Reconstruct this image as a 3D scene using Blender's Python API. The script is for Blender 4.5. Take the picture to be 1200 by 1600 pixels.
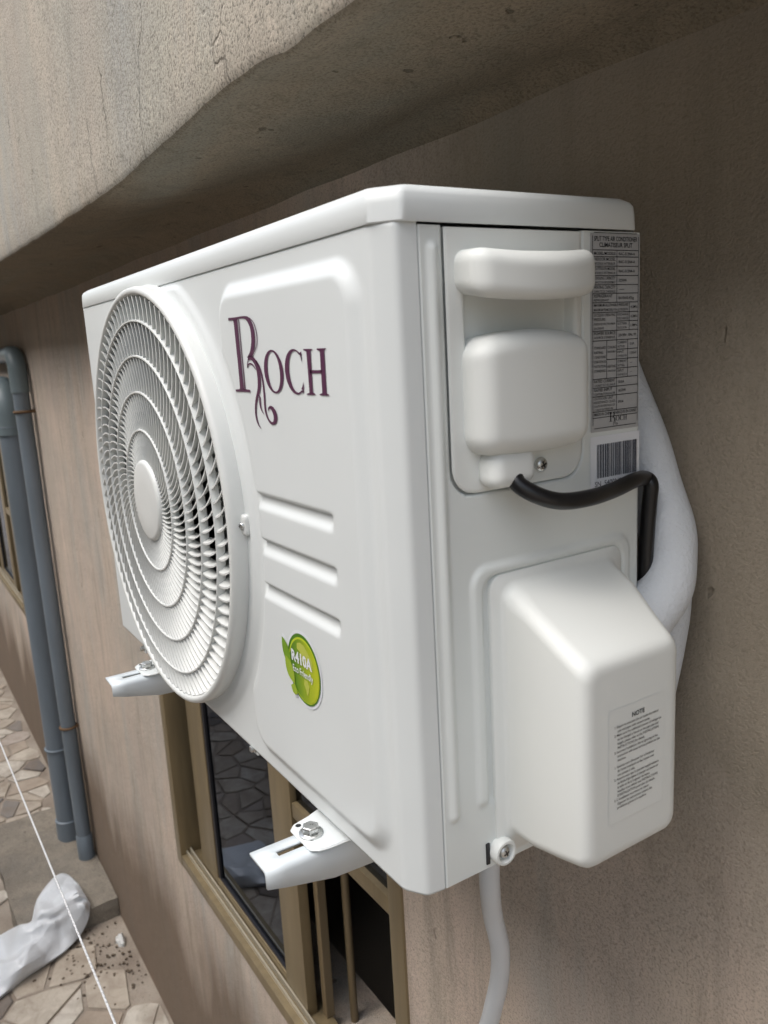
import bpy, bmesh, math, random
import numpy as np
from mathutils import Vector, Matrix, noise

random.seed(7)
S = bpy.context.scene
for o in list(bpy.data.objects):
    bpy.data.objects.remove(o)
COL = S.collection
ZO = 1.93            # height of the air conditioner's base above the pavement
# Positions below are metres in the air conditioner's frame: x along the wall to the right,
# y into the wall, z up from its base; ZO lifts everything so that the pavement is at z = 0.

# ------------------------------------------------------------------ camera
CAM = np.array([1.2414, -0.2872, 0.4025])
FPX = 1266.6
RC = np.array([[0.53997884, 0.83993404, -0.05416323],
               [0.14042496, -0.15335239, -0.97814307],
               [-0.82988173, 0.52057069, -0.20075475]])
cd = bpy.data.cameras.new('camera')
cam = bpy.data.objects.new('camera', cd)
COL.objects.link(cam)
cd.sensor_fit = 'VERTICAL'
cd.sensor_height = 32.0
cd.lens = FPX / 1600 * 32.0
cd.clip_start = 0.02
cd.clip_end = 500
cd.dof.use_dof = True
cd.dof.focus_distance = 0.80
cd.dof.aperture_fstop = 11
m = Matrix.Identity(4)
for i in range(3):
    m[i][0] = RC[0][i]; m[i][1] = -RC[1][i]; m[i][2] = -RC[2][i]
m[0][3], m[1][3], m[2][3] = CAM[0], CAM[1], CAM[2] + ZO
cam.matrix_world = m
S.camera = cam

# ------------------------------------------------------------------ sky, sun, exposure
SUN_DIR = Vector((-.05, -.53, .84)).normalized()      # towards the sun
w = bpy.data.worlds.new('World')
S.world = w
w.use_nodes = True
wn = w.node_tree
bg = wn.nodes['Background']
sky = wn.nodes.new('ShaderNodeTexSky')
sky.sky_type = 'NISHITA'
sky.sun_disc = False
sky.sun_elevation = math.asin(SUN_DIR.z)
sky.sun_rotation = math.atan2(SUN_DIR.x, SUN_DIR.y)
sky.dust_density = 4.0
sky.air_density = 1.4
hs = wn.nodes.new('ShaderNodeHueSaturation')
hs.inputs['Saturation'].default_value = 0.65
wn.links.new(sky.outputs[0], hs.inputs['Color'])
wn.links.new(hs.outputs[0], bg.inputs[0])
bg.inputs[1].default_value = 0.15
sd = bpy.data.lights.new('sun', 'SUN')
sd.energy = 1.4
sd.angle = math.radians(52)
sd.color = (1.0, 0.995, 0.98)
sun = bpy.data.objects.new('sun', sd)
COL.objects.link(sun)
sun.rotation_euler = (-SUN_DIR).to_track_quat('-Z', 'Y').to_euler()
sun.location = (-6, -6, 9)
S.view_settings.view_transform = 'Standard'
S.view_settings.look = 'None'
S.view_settings.gamma = 1
S.view_settings.use_curve_mapping = False
S.view_settings.exposure = 0.62
S.render.engine = 'CYCLES'
S.cycles.max_bounces = 8

# ------------------------------------------------------------------ helpers
def ray(u, v):
    return RC.T @ np.array([(u - 600) / FPX, (v - 800) / FPX, 1.0])

def on(axis, val, u, v):
    d = ray(u, v)
    return CAM + d * ((val - CAM[axis]) / d[axis])

ORG = {}

def thing(name, label, cat, loc, group=None):
    o = bpy.data.objects.new(name, None)
    COL.objects.link(o)
    o.empty_display_size = 0.05
    o.location = (loc[0], loc[1], loc[2] + ZO)
    ORG[o.name] = Vector(loc)
    o['label'] = label
    o['category'] = cat
    if group:
        o['group'] = group
    return o

def tag(o, label=None, cat=None, group=None, kind=None):
    for k, v in (('label', label), ('category', cat), ('group', group), ('kind', kind)):
        if v:
            o[k] = v
    return o

def obj(name, vf, mat, parent=None, smooth=False, org=None, angle=None):
    """vf = (verts, faces) in the air conditioner's frame"""
    verts, faces = vf
    if parent is not None:
        L = ORG[parent.name]
    else:
        L = Vector(org if org is not None else (0, 0, 0))
    me = bpy.data.meshes.new(name)
    V = np.asarray(verts, dtype=float) - np.array(L)
    me.from_pydata(V.tolist(), [], [list(f) for f in faces])
    me.validate()
    bm = bmesh.new(); bm.from_mesh(me)
    bmesh.ops.recalc_face_normals(bm, faces=bm.faces)
    bm.to_mesh(me); bm.free()
    o = bpy.data.objects.new(name, me)
    COL.objects.link(o)
    ORG[o.name] = L
    if mat is not None:
        me.materials.append(mat)
    if smooth:
        me.polygons.foreach_set('use_smooth', [True] * len(me.polygons))
        if angle:
            me.set_sharp_from_angle(angle=math.radians(angle))
    if parent is not None:
        o.parent = parent
    else:
        o.location = (L[0], L[1], L[2] + ZO)
    return o

def sheet(name, vf, mat, parent=None, smooth=True, org=None):
    """like obj() but keeps the face winding that was given"""
    verts, faces = vf
    L = ORG[parent.name] if parent is not None else Vector(org if org is not None else (0, 0, 0))
    me = bpy.data.meshes.new(name)
    V = np.asarray(verts, dtype=float) - np.array(L)
    me.from_pydata(V.tolist(), [], [list(f) for f in faces])
    me.materials.append(mat)
    if smooth:
        me.polygons.foreach_set('use_smooth', [True] * len(me.polygons))
    o = bpy.data.objects.new(name, me)
    COL.objects.link(o)
    ORG[o.name] = L
    if parent is not None:
        o.parent = parent
    else:
        o.location = (L[0], L[1], L[2] + ZO)
    return o

def join(*vfs):
    V, F = [], []
    for v, f in vfs:
        n = len(V)
        V += [tuple(p) for p in v]
        F += [tuple(i + n for i in q) for q in f]
    return V, F

def box(x0, x1, y0, y1, z0, z1, b=0.0):
    """box with chamfered edges"""
    if b <= 0:
        V = [(x, y, z) for x in (x0, x1) for y in (y0, y1) for z in (z0, z1)]
        return V, [(0, 1, 3, 2), (4, 6, 7, 5), (0, 4, 5, 1), (2, 3, 7, 6), (0, 2, 6, 4), (1, 5, 7, 3)]
    bm = bmesh.new()
    bmesh.ops.create_cube(bm, size=1)
    for v in bm.verts:
        v.co = Vector(((x0 + x1) / 2 + v.co.x * (x1 - x0), (y0 + y1) / 2 + v.co.y * (y1 - y0), (z0 + z1) / 2 + v.co.z * (z1 - z0)))
    bmesh.ops.bevel(bm, geom=bm.edges[:], offset=b, segments=2, profile=0.6, affect='EDGES')
    return from_bm(bm)

def from_bm(bm):
    bm.verts.index_update()
    r = [tuple(v.co) for v in bm.verts], [tuple(v.index for v in f.verts) for f in bm.faces]
    bm.free()
    return r

def rbox(c, h, r, n=10, fn=None):
    """rounded box, centre c, half sizes h, corner radius r"""
    V, F, idx = [], [], {}
    def vid(p):
        k = tuple(round(q, 5) for q in p)
        if k not in idx:
            idx[k] = len(V)
            a = np.array(p)
            t = np.sign(a) * np.abs(a)
            # spread samples so that the rounding gets most of them
            q = np.array([math.copysign(abs(s) ** 0.7, s) for s in t])
            core = np.array(h) - r
            full = q * np.array(h)
            inner = np.clip(full, -core, core)
            d = full - inner
            # direction on the rounding
            ln = np.linalg.norm(d)
            pos = inner + (d / ln * r if ln > 1e-9 else 0)
            pos = pos + np.array(c)
            V.append(tuple(fn(pos) if fn else pos))
        return idx[k]
    g = np.linspace(-1, 1, n + 1)
    for ax in range(3):
        for s in (-1, 1):
            for i in range(n):
                for j in range(n):
                    q = []
                    for (a, b) in ((i, j), (i + 1, j), (i + 1, j + 1), (i, j + 1)):
                        p = [0, 0, 0]; p[ax] = s; p[(ax + 1) % 3] = g[a]; p[(ax + 2) % 3] = g[b]
                        q.append(vid(p))
                    F.append(tuple(q if s > 0 else q[::-1]))
    return V, F

def smoothpath(P, n=8):
    P = [np.array(p, float) for p in P]
    P = [2 * P[0] - P[1]] + P + [2 * P[-1] - P[-2]]
    out = []
    for i in range(1, len(P) - 2):
        a, b, c, d = P[i - 1:i + 3]
        for k in range(n):
            t = k / n
            out.append(0.5 * ((2 * b) + (-a + c) * t + (2 * a - 5 * b + 4 * c - d) * t * t + (-a + 3 * b - 3 * c + d) * t ** 3))
    out.append(P[-2])
    return out

def tube(path, r, seg=14, cap=True):
    V, F = [], []
    n = len(path)
    rr = r if callable(r) else (lambda t: r)
    prev = None
    for i, p in enumerate(path):
        t = path[min(i + 1, n - 1)] - path[max(i - 1, 0)]
        t = t / np.linalg.norm(t)
        if prev is None:
            a = np.cross(t, [0, 0, 1.0])
            if np.linalg.norm(a) < 0.1:
                a = np.cross(t, [1.0, 0, 0])
        else:
            a = prev - t * (prev @ t)
        a = a / np.linalg.norm(a)
        prev = a
        b = np.cross(t, a)
        R = rr(i / (n - 1))
        for k in range(seg):
            w_ = 2 * math.pi * k / seg
            V.append(tuple(p + R * (math.cos(w_) * a + math.sin(w_) * b)))
    for i in range(n - 1):
        for k in range(seg):
            k2 = (k + 1) % seg
            F.append((i * seg + k, i * seg + k2, (i + 1) * seg + k2, (i + 1) * seg + k))
    if cap:
        F.append(tuple(range(seg))[::-1])
        F.append(tuple((n - 1) * seg + k for k in range(seg)))
    return V, F

def lathe(c, axis, prof, seg=24):
    """prof = [(radius, height along axis)], axis unit vector"""
    ax = np.array(axis, float); ax /= np.linalg.norm(ax)
    a = np.cross(ax, [0, 0, 1.0])
    if np.linalg.norm(a) < 0.1:
        a = np.cross(ax, [1.0, 0, 0])
    a /= np.linalg.norm(a); b = np.cross(ax, a)
    V, F = [], []
    for r, h in prof:
        for k in range(seg):
            w_ = 2 * math.pi * k / seg
            V.append(tuple(np.array(c) + ax * h + r * (math.cos(w_) * a + math.sin(w_) * b)))
    for i in range(len(prof) - 1):
        for k in range(seg):
            k2 = (k + 1) % seg
            F.append((i * seg + k, i * seg + k2, (i + 1) * seg + k2, (i + 1) * seg + k))
    if prof[0][0] > 1e-6: F.append(tuple(range(seg)))
    if prof[-1][0] > 1e-6: F.append(tuple((len(prof) - 1) * seg + k for k in range(seg)))
    return V, F

def heightgrid(us, vs, fn, keep=None):
    """grid mesh: fn(U, V) -> array (..., 3)"""
    U, Vv = np.meshgrid(us, vs, indexing='ij')
    P = fn(U, Vv).reshape(-1, 3)
    n, k = len(us), len(vs)
    I = np.arange(n * k).reshape(n, k)
    Q = np.stack([I[:-1, :-1], I[1:, :-1], I[1:, 1:], I[:-1, 1:]], -1).reshape(-1, 4)
    if keep is not None:
        cu = ((U[:-1, :-1] + U[1:, 1:]) / 2).ravel(); cv = ((Vv[:-1, :-1] + Vv[1:, 1:]) / 2).ravel()
        Q = Q[keep(cu, cv)]
        used = np.unique(Q)
        mp = -np.ones(n * k, int); mp[used] = np.arange(len(used))
        P = P[used]; Q = mp[Q]
    return P, Q.tolist()

def sdrect(x, y, cx, cy, hx, hy, r):
    qx = np.abs(x - cx) - hx + r; qy = np.abs(y - cy) - hy + r
    return np.hypot(np.maximum(qx, 0), np.maximum(qy, 0)) + np.minimum(np.maximum(qx, qy), 0) - r

def sstep(a, b, x):
    t = np.clip((x - a) / (b - a), 0, 1)
    return t * t * (3 - 2 * t)

def nz(x, y=0.0, z=0.0):
    return noise.noise(Vector((x, y, z)))

# ------------------------------------------------------------------ materials
def mat(name, color=(.8, .8, .8), rough=.5, metal=0.0, spec=.5):
    M = bpy.data.materials.new(name)
    M.use_nodes = True
    b = M.node_tree.nodes['Principled BSDF']
    b.inputs['Base Color'].default_value = (*color, 1)
    b.inputs['Roughness'].default_value = rough
    b.inputs['Metallic'].default_value = metal
    b.inputs['Specular IOR Level'].default_value = spec
    return M

class NT:
    def __init__(s, M):
        s.M = M; s.t = M.node_tree; s.b = s.t.nodes['Principled BSDF']
    def n(s, typ, **kw):
        q = s.t.nodes.new(typ)
        for k, v in kw.items():
            if k in q.inputs: q.inputs[k].default_value = v
            else: setattr(q, k, v)
        return q
    def l(s, a, b):
        s.t.links.new(a, b)
    def pos(s, scale=(1, 1, 1), obj=False):
        g = s.n('ShaderNodeTexCoord').outputs['Object'] if obj else s.n('ShaderNodeNewGeometry').outputs['Position']
        mp = s.n('ShaderNodeMapping'); mp.inputs['Scale'].default_value = scale
        s.l(g, mp.inputs['Vector'])
        return mp.outputs[0]
    def noise(s, vec, scale, detail=5, rough=.55, dist=0.0):
        q = s.n('ShaderNodeTexNoise'); q.inputs['Scale'].default_value = scale
        q.inputs['Detail'].default_value = detail; q.inputs['Roughness'].default_value = rough
        q.inputs['Distortion'].default_value = dist
        s.l(vec, q.inputs['Vector'])
        return q.outputs['Fac']
    def ramp(s, fac, stops):
        q = s.n('ShaderNodeValToRGB'); cr = q.color_ramp
        while len(cr.elements) < len(stops): cr.elements.new(0.5)
        for e, (p, c) in zip(cr.elements, stops):
            e.position = p
            e.color = (c, c, c, 1) if isinstance(c, (int, float)) else (*c, 1)
        s.l(fac, q.inputs[0])
        return q.outputs[0]
    def mix(s, fac, a, b, typ='MIX'):
        q = s.n('ShaderNodeMix'); q.data_type = 'RGBA'; q.blend_type = typ
        for i, v in ((0, fac), (6, a), (7, b)):
            if isinstance(v, (int, float)): q.inputs[i].default_value = v
            elif isinstance(v, tuple): q.inputs[i].default_value = (*v, 1)
            else: s.l(v, q.inputs[i])
        return q.outputs[2]
    def math(s, op, a, b=0.0):
        q = s.n('ShaderNodeMath'); q.operation = op
        for i, v in ((0, a), (1, b)):
            if isinstance(v, (int, float)): q.inputs[i].default_value = v
            else: s.l(v, q.inputs[i])
        return q.outputs[0]
    def bump(s, h, strength, dist=.01):
        q = s.n('ShaderNodeBump'); q.inputs['Strength'].default_value = strength
        q.inputs['Distance'].default_value = dist
        s.l(h, q.inputs['Height'])
        s.l(q.outputs[0], s.b.inputs['Normal'])
    def color(s, c):
        s.l(c, s.b.inputs['Base Color'])

M = {}
def coated(name, col, rough, peel=.06, dirt=.05):
    M[name] = mat(name, col, rough)
    k = NT(M[name])
    p = k.pos()
    a = k.noise(p, 5, 2)
    c2 = tuple(q * (1 - dirt) for q in col)
    k.color(k.mix(k.ramp(a, [(.35, 0.0), (.7, 1.0)]), col, c2))
    if name in ('panel_paint', 'side_paint'):
        k.bump(k.noise(p, 11, 2), .10, .0035)
    if peel > .2:
        k.bump(k.noise(p, 300, 3), peel, .0016)
coated('panel_paint', (.695, .727, .728), .37)
coated('side_paint', (.715, .748, .735), .42)
coated('cover_plastic', (.73, .75, .73), .55, .1)
coated('grille_plastic', (.66, .675, .66), .42, .05)
coated('bracket_paint', (.66, .71, .74), .35, .1)
coated('foam', (.66, .69, .73), .9, .9, .10)
coated('hose_plastic', (.66, .69, .72), .4, .1, .08)
M['foam_bump'] = None
M['black_rubber'] = mat('black_rubber', (.008, .008, .009), .36)
k = NT(M['black_rubber']); p = k.pos()
k.color(k.mix(k.ramp(k.noise(p, 180, 4, .7), [(.70, 0.0), (.76, .8)]), (.007, .007, .008), (.14, .125, .11)))
M['dark_inside'] = mat('dark_inside', (.012, .013, .022), .6)
M['fan_plastic'] = mat('fan_plastic', (.03, .032, .04), .5)
M['zinc'] = mat('zinc', (.62, .63, .62), .28, 1.0)
k = NT(M['zinc']); p = k.pos()
k.l(k.ramp(k.noise(p, 300, 3), [(.3, .18), (.7, .5)]), k.b.inputs['Roughness'])
M['logo_purple'] = mat('logo_purple', (.085, .022, .062), .4)
M['ink_black'] = mat('ink_black', (.012, .013, .016), .5)
M['ink_blue'] = mat('ink_blue', (.016, .02, .04), .5)
M['sticker_white'] = mat('sticker_white', (.74, .76, .80), .4)
M['clear_film'] = mat('clear_film', (.668, .715, .738), .29)
M['note_film'] = mat('note_film', (.70, .72, .695), .34)
M['plate_silver'] = mat('plate_silver', (.40, .405, .41), .5, .0)
M['leaf_green'] = mat('leaf_green', (.16, .30, .012), .4)
M['leaf_pale'] = mat('leaf_pale', (.30, .42, .03), .4)
M['rim_green'] = mat('rim_green', (.07, .19, .01), .4)
M['rim_lime'] = mat('rim_lime', (.50, .60, .03), .4)
M['map_lime'] = mat('map_lime', (.46, .50, .08), .4)
M['globe_green'] = mat('globe_green', (.3, .4, .02), .35)
k = NT(M['globe_green'])
sx = k.n('ShaderNodeSeparateXYZ'); k.l(k.pos((1, 1, 1)), sx.inputs[0])
t_ = k.math('MULTIPLY', k.math('SUBTRACT', sx.outputs[0], .622), 1 / .056)
k.color(k.ramp(t_, [(.05, (.025, .14, .02)), (.35, (.14, .27, .012)), (.75, (.36, .44, .015)), (1, (.47, .52, .02))]))

# painted bronze aluminium
M['bronze'] = mat('bronze', (.24, .185, .105), .42, .35)
k = NT(M['bronze']); p = k.pos((1, 1, .12))
k.color(k.mix(k.ramp(k.noise(p, 40, 4), [(.3, 0.0), (.75, 1.0)]), (.27, .21, .12), (.20, .155, .09)))
M['track_metal'] = mat('track_metal', (.55, .50, .40), .35, .5)
M['gasket'] = mat('gasket', (.012, .012, .016), .5)
M['bar_iron'] = mat('bar_iron', (.17, .125, .07), .55)
M['white_plastic'] = mat('white_plastic', (.75, .75, .74), .4)

def glass():
    G = bpy.data.materials.new('window_glass'); G.use_nodes = True
    t = G.node_tree; t.nodes.remove(t.nodes['Principled BSDF'])
    tr = t.nodes.new('ShaderNodeBsdfTransparent'); tr.inputs[0].default_value = (.20, .22, .26, 1)
    gl = t.nodes.new('ShaderNodeBsdfGlossy'); gl.inputs['Roughness'].default_value = .012
    gl.inputs[0].default_value = (.55, .61, .72, 1)
    fr = t.nodes.new('ShaderNodeFresnel'); fr.inputs[0].default_value = 1.50
    mx = t.nodes.new('ShaderNodeMixShader')
    t.links.new(fr.outputs[0], mx.inputs[0]); t.links.new(tr.outputs[0], mx.inputs[1]); t.links.new(gl.outputs[0], mx.inputs[2])
    t.links.new(mx.outputs[0], t.nodes['Material Output'].inputs[0])
    return G
M['glass'] = glass()

# cement plaster on the house
def brown_and_shade(k, c, p):
    # browner sand render right of the window, ragged border; partly painted-in shade
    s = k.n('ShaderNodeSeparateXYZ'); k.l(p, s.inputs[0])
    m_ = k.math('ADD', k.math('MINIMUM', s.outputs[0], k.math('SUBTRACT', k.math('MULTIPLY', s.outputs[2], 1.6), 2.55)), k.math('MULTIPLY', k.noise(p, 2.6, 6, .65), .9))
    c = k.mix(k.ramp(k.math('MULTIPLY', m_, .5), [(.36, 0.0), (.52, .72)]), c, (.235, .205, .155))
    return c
def plaster(name, base, alt, grey, streak=(5.0, 5.0, .9), stain_and_shade=True, crack=False, speck=.25):
    M[name] = mat(name, base, .92, 0, .25)
    k = NT(M[name])
    ps = k.pos(streak); p = k.pos()
    c = k.mix(k.ramp(k.noise(ps, 1.6, 6, .6, .6), [(.36, 0.0), (.62, 1.0)]), base, alt)
    c = k.mix(k.ramp(k.noise(ps, 1.15, 7, .62, .4), [(.50, 0.0), (.66, .85)]), c, grey)
    c = k.mix(k.ramp(k.noise(k.pos((9, 9, .9)), 2.6, 6, .72, .5), [(.50, 0.0), (.68, .62)]), c, tuple(q * .60 for q in base))
    c = k.mix(k.ramp(k.noise(k.pos((6, 6, .8)), 1.9, 5, .6, .3), [(.56, 0.0), (.74, .5)]), c, tuple(min(1, q * 1.22) for q in alt))
    c = k.mix(k.ramp(k.noise(p, 2.2, 5, .6), [(.42, .38), (.62, 0.0)]), c, tuple(q * .72 for q in grey))
    # sand grain
    g = k.noise(p, 330, 3, .7)
    c = k.mix(k.ramp(g, [(.36, speck * 2.2), (.50, 0.0)]), c, tuple(q * .42 for q in base))
    c = k.mix(k.ramp(g, [(.58, 0.0), (.70, speck)]), c, tuple(min(1, q * 1.5) for q in alt))
    # small dark chips
    ch = k.noise(k.pos((1, 1, .45)), 26, 3, .6)
    c = k.mix(k.ramp(ch, [(.69, 0.0), (.71, .7)]), c, tuple(q * .32 for q in base))
    h = k.math('ADD', k.math('MULTIPLY', g, .5), k.math('MULTIPLY', k.noise(p, 12, 5), 1.6))
    h = k.math('SUBTRACT', h, k.math('MULTIPLY', k.ramp(ch, [(.68, 0.0), (.71, 1.0)]), .8))
    if crack:
        v = k.n('ShaderNodeTexVoronoi'); v.feature = 'DISTANCE_TO_EDGE'; v.inputs['Scale'].default_value = 1.0
        wv = k.n('ShaderNodeVectorMath'); wv.operation = 'ADD'
        nn = k.n('ShaderNodeTexNoise'); nn.inputs['Scale'].default_value = 7; nn.inputs['Detail'].default_value = 6
        k.l(p, nn.inputs['Vector'])
        sc = k.n('ShaderNodeVectorMath'); sc.operation = 'SCALE'; sc.inputs['Scale'].default_value = .55
        k.l(nn.outputs['Color'], sc.inputs[0])
        k.l(k.pos((4.2, 1, .75)), wv.inputs[0]); k.l(sc.outputs[0], wv.inputs[1])
        k.l(wv.outputs[0], v.inputs['Vector'])
        brk = k.ramp(k.noise(p, 3.3, 3), [(.47, 0.0), (.56, 1.0)])
        cr = k.math('MULTIPLY', k.ramp(v.outputs[0], [(.002, 1.0), (.008, 0.0)]), brk)
        c = k.mix(k.math('MULTIPLY', cr, .5), c, tuple(q * .22 for q in base))
        h = k.math('SUBTRACT', h, k.math('MULTIPLY', cr, 1.2))
    if stain_and_shade:
        # brown splash-back and damp near the pavement, with a ragged upper edge
        s = k.n('ShaderNodeSeparateXYZ'); k.l(p, s.inputs[0])
        zz = k.math('ADD', s.outputs[2], k.math('MULTIPLY', k.noise(k.pos((2.2, 2.2, .5)), 1.3, 5), -.95))
        c = k.mix(k.ramp(zz, [(.0, .85), (.30, 0.0)]), c, (.16, .115, .08))
    if stain_and_shade: c = brown_and_shade(k, c, p)
    k.color(c)
    k.bump(h, .5 if crack else .8, .004)
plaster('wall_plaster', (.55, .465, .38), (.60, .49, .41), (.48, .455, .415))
plaster('beam_plaster', (.48, .445, .37), (.50, .435, .36), (.39, .40, .385), (4, 4, .8), False, True, .45)
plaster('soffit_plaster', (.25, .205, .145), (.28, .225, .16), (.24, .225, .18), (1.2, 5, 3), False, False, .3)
plaster('plinth_cement', (.27, .235, .19), (.33, .29, .235), (.21, .19, .165), (4, 4, 4), False, False, .4)
M['room_plaster'] = mat('room_plaster', (.30, .26, .22), .9)
M['room_floor'] = mat('room_floor', (.25, .22, .19), .7)

M['mortar'] = mat('mortar', (.23, .185, .145), .95)
k = NT(M['mortar']); p = k.pos()
c = k.mix(k.ramp(k.noise(p, 6, 6), [(.35, 0.0), (.7, 1.0)]), (.36, .31, .255), (.24, .195, .155))
c = k.mix(k.ramp(k.noise(p, 120, 4, .7), [(.55, 0.0), (.7, .5)]), c, (.08, .065, .05))
k.color(c); k.bump(k.noise(p, 90, 5), .7, .006)

def tilemat(name, per_object):
    M[name] = mat(name, (.4, .34, .27), .5)
    k = NT(M[name]); p = k.pos()
    rnd = k.n('ShaderNodeObjectInfo').outputs['Random'] if per_object else k.n('ShaderNodeNewGeometry').outputs['Random Per Island']
    c = k.n('ShaderNodeValToRGB'); c.color_ramp.interpolation = 'CONSTANT'
    st = [(0, (.46, .40, .325)), (.28, (.52, .465, .385)), (.5, (.40, .33, .26)), (.66, (.58, .535, .46)), (.82, (.20, .185, .17)), (.90, (.42, .36, .31)), (.96, (.12, .11, .105))]
    while len(c.color_ramp.elements) < len(st): c.color_ramp.elements.new(.5)
    for e, (q, cc) in zip(c.color_ramp.elements, st):
        e.position = q; e.color = (*cc, 1)
    k.l(rnd, c.inputs[0])
    col = k.mix(k.ramp(k.noise(p, 14, 6, .65, 1.0), [(.38, 0.0), (.66, .55)]), c.outputs[0], (.27, .215, .165))
    col = k.mix(k.ramp(k.noise(p, 5, 5), [(.5, 0.0), (.7, .6)]), col, (.20, .155, .115))
    col = k.mix(k.ramp(k.noise(p, 160, 3, .7), [(.62, 0.0), (.72, .6)]), col, (.10, .08, .06))
    k.color(col)
    k.l(k.ramp(k.noise(p, 10, 4), [(.3, .4), (.7, .85)]), k.b.inputs['Roughness'])
    k.bump(k.noise(p, 60, 4), .25, .003)
tilemat('tile_piece', True)
tilemat('tile_mass', False)

M['pvc_grey'] = mat('pvc_grey', (.135, .165, .195), .42)
k = NT(M['pvc_grey']); p = k.pos((1, 1, .25))
k.color(k.mix(k.ramp(k.noise(p, 9, 5), [(.35, 0.0), (.75, 1.0)]), (.17, .205, .24), (.12, .145, .165)))
M['pvc_green'] = mat('pvc_green', (.145, .185, .20), .42)
M['rust'] = mat('rust', (.12, .07, .035), .8)
M['plastic_film'] = mat('plastic_film', (.72, .75, .78), .32)
k = NT(M['plastic_film'])
k.b.inputs['Transmission Weight'].default_value = .12
k.b.inputs['Subsurface Weight'].default_value = .0
k.bump(k.noise(k.pos(), 30, 4, .6, 1.0), .25, .01)
M['cord_white'] = mat('cord_white', (.72, .73, .74), .7)
k = NT(M['cord_white'])
wv = k.n('ShaderNodeTexWave'); wv.bands_direction = 'DIAGONAL'; wv.inputs['Scale'].default_value = 60
k.l(k.pos(), wv.inputs['Vector']); k.bump(wv.outputs['Fac'], .8, .002)
M['lump_white'] = mat('lump_white', (.62, .62, .60), .8)
M['soil'] = mat('soil', (.12, .09, .062), .95)

# ------------------------------------------------------------------ lettering (made while the scene is still small)
def text2d(s, size=1.0, bold=0.0):
    """glyph outlines of the built-in font as flat (verts2d, faces)"""
    cu = bpy.data.curves.new('t', 'FONT')
    cu.body = s; cu.size = 1.0; cu.resolution_u = 2; cu.offset = bold
    ob = bpy.data.objects.new('t', cu)
    COL.objects.link(ob)
    dg = bpy.context.evaluated_depsgraph_get()
    me = bpy.data.meshes.new_from_object(ob.evaluated_get(dg))
    V = np.array([v.co[:2] for v in me.vertices]) * size if len(me.vertices) else np.zeros((0, 2))
    F = [tuple(p.vertices) for p in me.polygons]
    bpy.data.objects.remove(ob); bpy.data.curves.remove(cu); bpy.data.meshes.remove(me)
    return V, F

def textfit(s, a0, b0, h, width=None, align='L', bold=0.0, shrink=True):
    """text with cap height h whose baseline starts at (a0, b0); squeezed to width"""
    V, F = text2d(s, h / 0.70, bold)
    if len(V) == 0: return V, F
    wd = V[:, 0].max() - V[:, 0].min()
    V[:, 0] -= V[:, 0].min()
    if width and (wd > width or not shrink):
        V[:, 0] *= width / wd; wd = width
    if align == 'C': V[:, 0] -= wd / 2
    V[:, 0] += a0; V[:, 1] += b0
    return V, F

def quad2(a0, a1, b0, b1):
    return np.array([(a0, b0), (a1, b0), (a1, b1), (a0, b1)]), [(0, 1, 2, 3)]

def join2(L):
    V, F = [], []
    n = 0
    for v, f in L:
        if len(v) == 0: continue
        V.append(np.asarray(v)); F += [tuple(i + n for i in q) for q in f]; n += len(v)
    return np.concatenate(V), F

def on_front(vf, y):      # (x, z) -> plane facing -y
    return [(a, y, b) for a, b in vf[0]], [tuple(f) for f in vf[1]]

def on_side(vf, x):       # (y, z) -> plane facing +x
    return [(x, a, b) for a, b in vf[0]], [tuple(f) for f in vf[1]]

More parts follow.
